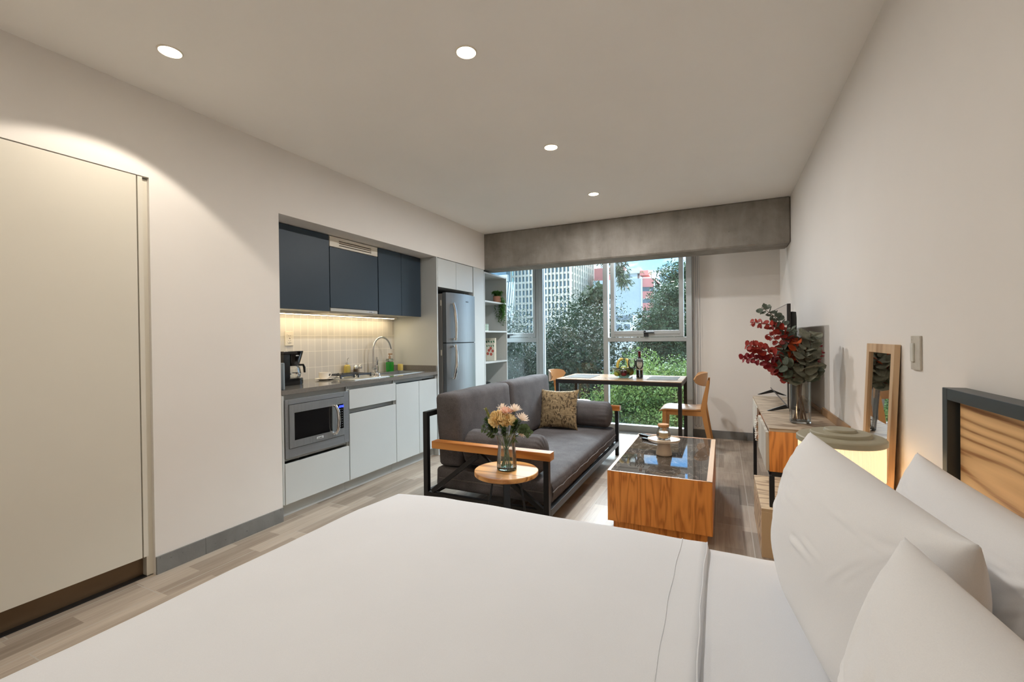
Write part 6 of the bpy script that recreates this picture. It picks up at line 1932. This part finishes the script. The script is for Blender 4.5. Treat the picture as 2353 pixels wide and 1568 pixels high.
def tree(label, base, blobs, n, size, m, seed, core=.38, droop=.2, aspect=.5, limbs=True, name='street_tree', shell=.55):
    t = thing(name, label, 'tree', (base[0], base[1], GZ), group='street trees outside the window')
    bm = nb()
    c0 = Vector(blobs[0][0])
    if limbs:
        tube(bm, [(base[0], base[1], GZ), (base[0] + .1, base[1], GZ + 4), (c0.x, c0.y, c0.z - blobs[0][1][2] * .5)], [.2, .14, .05], 10)
    else:            # trunk stands clear to the right, only one limb reaches across
        tube(bm, [(base[0], base[1], GZ), (base[0], base[1], GZ + 8), (base[0] - .2, base[1], 3.5), (base[0] - 1.2, base[1] - .3, 5.0), (c0.x, c0.y, c0.z + .6), (c0.x - .1, c0.y, c0.z - .3)], [.2, .17, .12, .06, .02, .006], 10)
    for c, r_ in blobs if limbs else []:
        c = Vector(c)
        tube(bm, [(base[0] + .1, base[1], GZ + 4), (c.x * .6 + base[0] * .4, c.y * .6 + base[1] * .4, (GZ + 4) * .35 + c.z * .65), (c.x, c.y, c.z)], [.07, .05, .02], 7)
        for k in range(5 if limbs else 0):
            a = k * 1.3 + c.x
            tube(bm, [(c.x, c.y, c.z - r_[2] * .3), (c.x + r_[0] * .5 * math.cos(a), c.y + r_[1] * .5 * math.sin(a), c.z + r_[2] * .2), (c.x + r_[0] * .85 * math.cos(a), c.y + r_[1] * .85 * math.sin(a), c.z + r_[2] * .4)], [.016, .011, .004], 5)
    emit('trunk', bm, BARK, t)
    if core:
        leaf_cloud('inner_foliage', [(c, tuple(q * .8 for q in r_)) for c, r_ in blobs], n // 5, size * 2.1, m, t, seed + 40, droop=droop, aspect=.6, shell=1.0)
    leaf_cloud('foliage', blobs, n, size, m, t, seed, droop=droop, aspect=aspect, shell=shell)
    return t
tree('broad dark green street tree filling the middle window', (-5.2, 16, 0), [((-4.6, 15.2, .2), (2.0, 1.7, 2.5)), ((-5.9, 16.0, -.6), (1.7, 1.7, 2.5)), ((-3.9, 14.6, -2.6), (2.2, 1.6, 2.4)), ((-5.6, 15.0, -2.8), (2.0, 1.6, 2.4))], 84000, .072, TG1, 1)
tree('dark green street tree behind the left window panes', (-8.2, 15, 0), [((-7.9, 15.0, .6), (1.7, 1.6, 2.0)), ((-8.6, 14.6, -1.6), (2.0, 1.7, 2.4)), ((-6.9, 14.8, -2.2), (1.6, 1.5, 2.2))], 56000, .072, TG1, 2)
tree('feathery olive tree rising beside the pink building', (-5.6, 20.5, 0), [((-5.75, 20.5, 2.3), (.9, .9, .9)), ((-5.3, 20.3, 3.0), (.65, .7, .75)), ((-6.3, 20.6, 1.7), (.9, .9, .8)), ((-5.3, 20.2, 1.2), (.9, .9, 1.2))], 16000, .15, TG4, 3, core=.4, droop=.9, aspect=.18, shell=.8)
tree('leafy green tree on the right, in front of the pink and white building', (-1.9, 17, 0), [((-1.75, 17.0, 1.5), (1.35, 1.2, 1.2)), ((-1.3, 16.8, .4), (1.5, 1.2, 1.3)), ((-2.6, 17.0, .2), (1.0, 1.0, .9)), ((-1.5, 17.2, 2.6), (.7, .7, .6))], 46000, .078, TG3, 4, core=.35, shell=.6)
tree('thin crowned tree top on the right against the sky', (-1.2, 22, 0), [((-1.9, 22.0, 3.9), (1.0, .9, .8)), ((-1.2, 22.0, 4.1), (.8, .8, .6)), ((-2.6, 22, 3.2), (.7, .6, .4))], 5200, .13, TG3, 5, core=0, shell=.9)
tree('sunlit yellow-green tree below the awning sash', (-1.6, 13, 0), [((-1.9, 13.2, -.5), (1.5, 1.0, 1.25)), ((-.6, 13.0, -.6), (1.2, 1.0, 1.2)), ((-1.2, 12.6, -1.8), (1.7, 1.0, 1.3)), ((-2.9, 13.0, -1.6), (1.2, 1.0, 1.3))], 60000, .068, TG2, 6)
tree('low dark green tree at the foot of the right window', (-2.2, 11.5, 0), [((-2.2, 11.6, -2.3), (1.6, 1.0, 1.3)), ((-.9, 11.4, -2.5), (1.5, 1.0, 1.2)), ((-3.4, 11.8, -2.6), (1.4, 1.0, 1.4))], 50000, .066, TG3, 7)
tree('hanging leafy branch at the top of the awning sash', (.9, 12.6, 0), [((-2.50, 12.0, 3.0), (.26, .25, .30)), ((-2.40, 12.0, 2.72), (.2, .2, .24)), ((-2.62, 12.0, 3.35), (.40, .3, .3))], 1500, .13, TG4, 8, core=0, droop=1.2, aspect=.2, limbs=False, shell=1.0)
# ------------------------------------------------------------------ camera and view
cam = bpy.data.cameras.new('camera'); co = bpy.data.objects.new('camera', cam); COL.objects.link(co)
F, YAW, PITCH, ROLL, CH_ = 1021.2759, .4431, -.0069, -.0116, 1.2086
cam.sensor_fit = 'HORIZONTAL'; cam.sensor_width = 36.0; cam.lens = 36.0 * F / 2353.0
cam.clip_start = .02; cam.clip_end = 600
fwv = Vector((-math.sin(YAW) * math.cos(PITCH), math.cos(YAW) * math.cos(PITCH), math.sin(PITCH)))
rt = Vector((math.cos(YAW), math.sin(YAW), 0)); upv = rt.cross(fwv)
r2 = rt * math.cos(ROLL) + upv * math.sin(ROLL); u2 = -rt * math.sin(ROLL) + upv * math.cos(ROLL)
Mx = Matrix((r2, u2, -fwv)).transposed().to_4x4(); Mx.translation = Vector((0, 0, CH_))
co.matrix_world = Mx
SC.camera = co
SC.view_settings.view_transform = 'Standard'
SC.view_settings.look = 'None'
SC.view_settings.exposure = EXPO
SC.view_settings.gamma = 1.0
SC.view_settings.use_curve_mapping = False
cy = SC.cycles
cy.max_bounces = 10; cy.diffuse_bounces = 6; cy.glossy_bounces = 4; cy.transmission_bounces = 8; cy.transparent_max_bounces = 14
cy.caustics_reflective = False; cy.caustics_refractive = False
cy.sample_clamp_indirect = 6.0
cy.use_denoising = True
cy.use_adaptive_sampling = True
cy.adaptive_threshold = .05
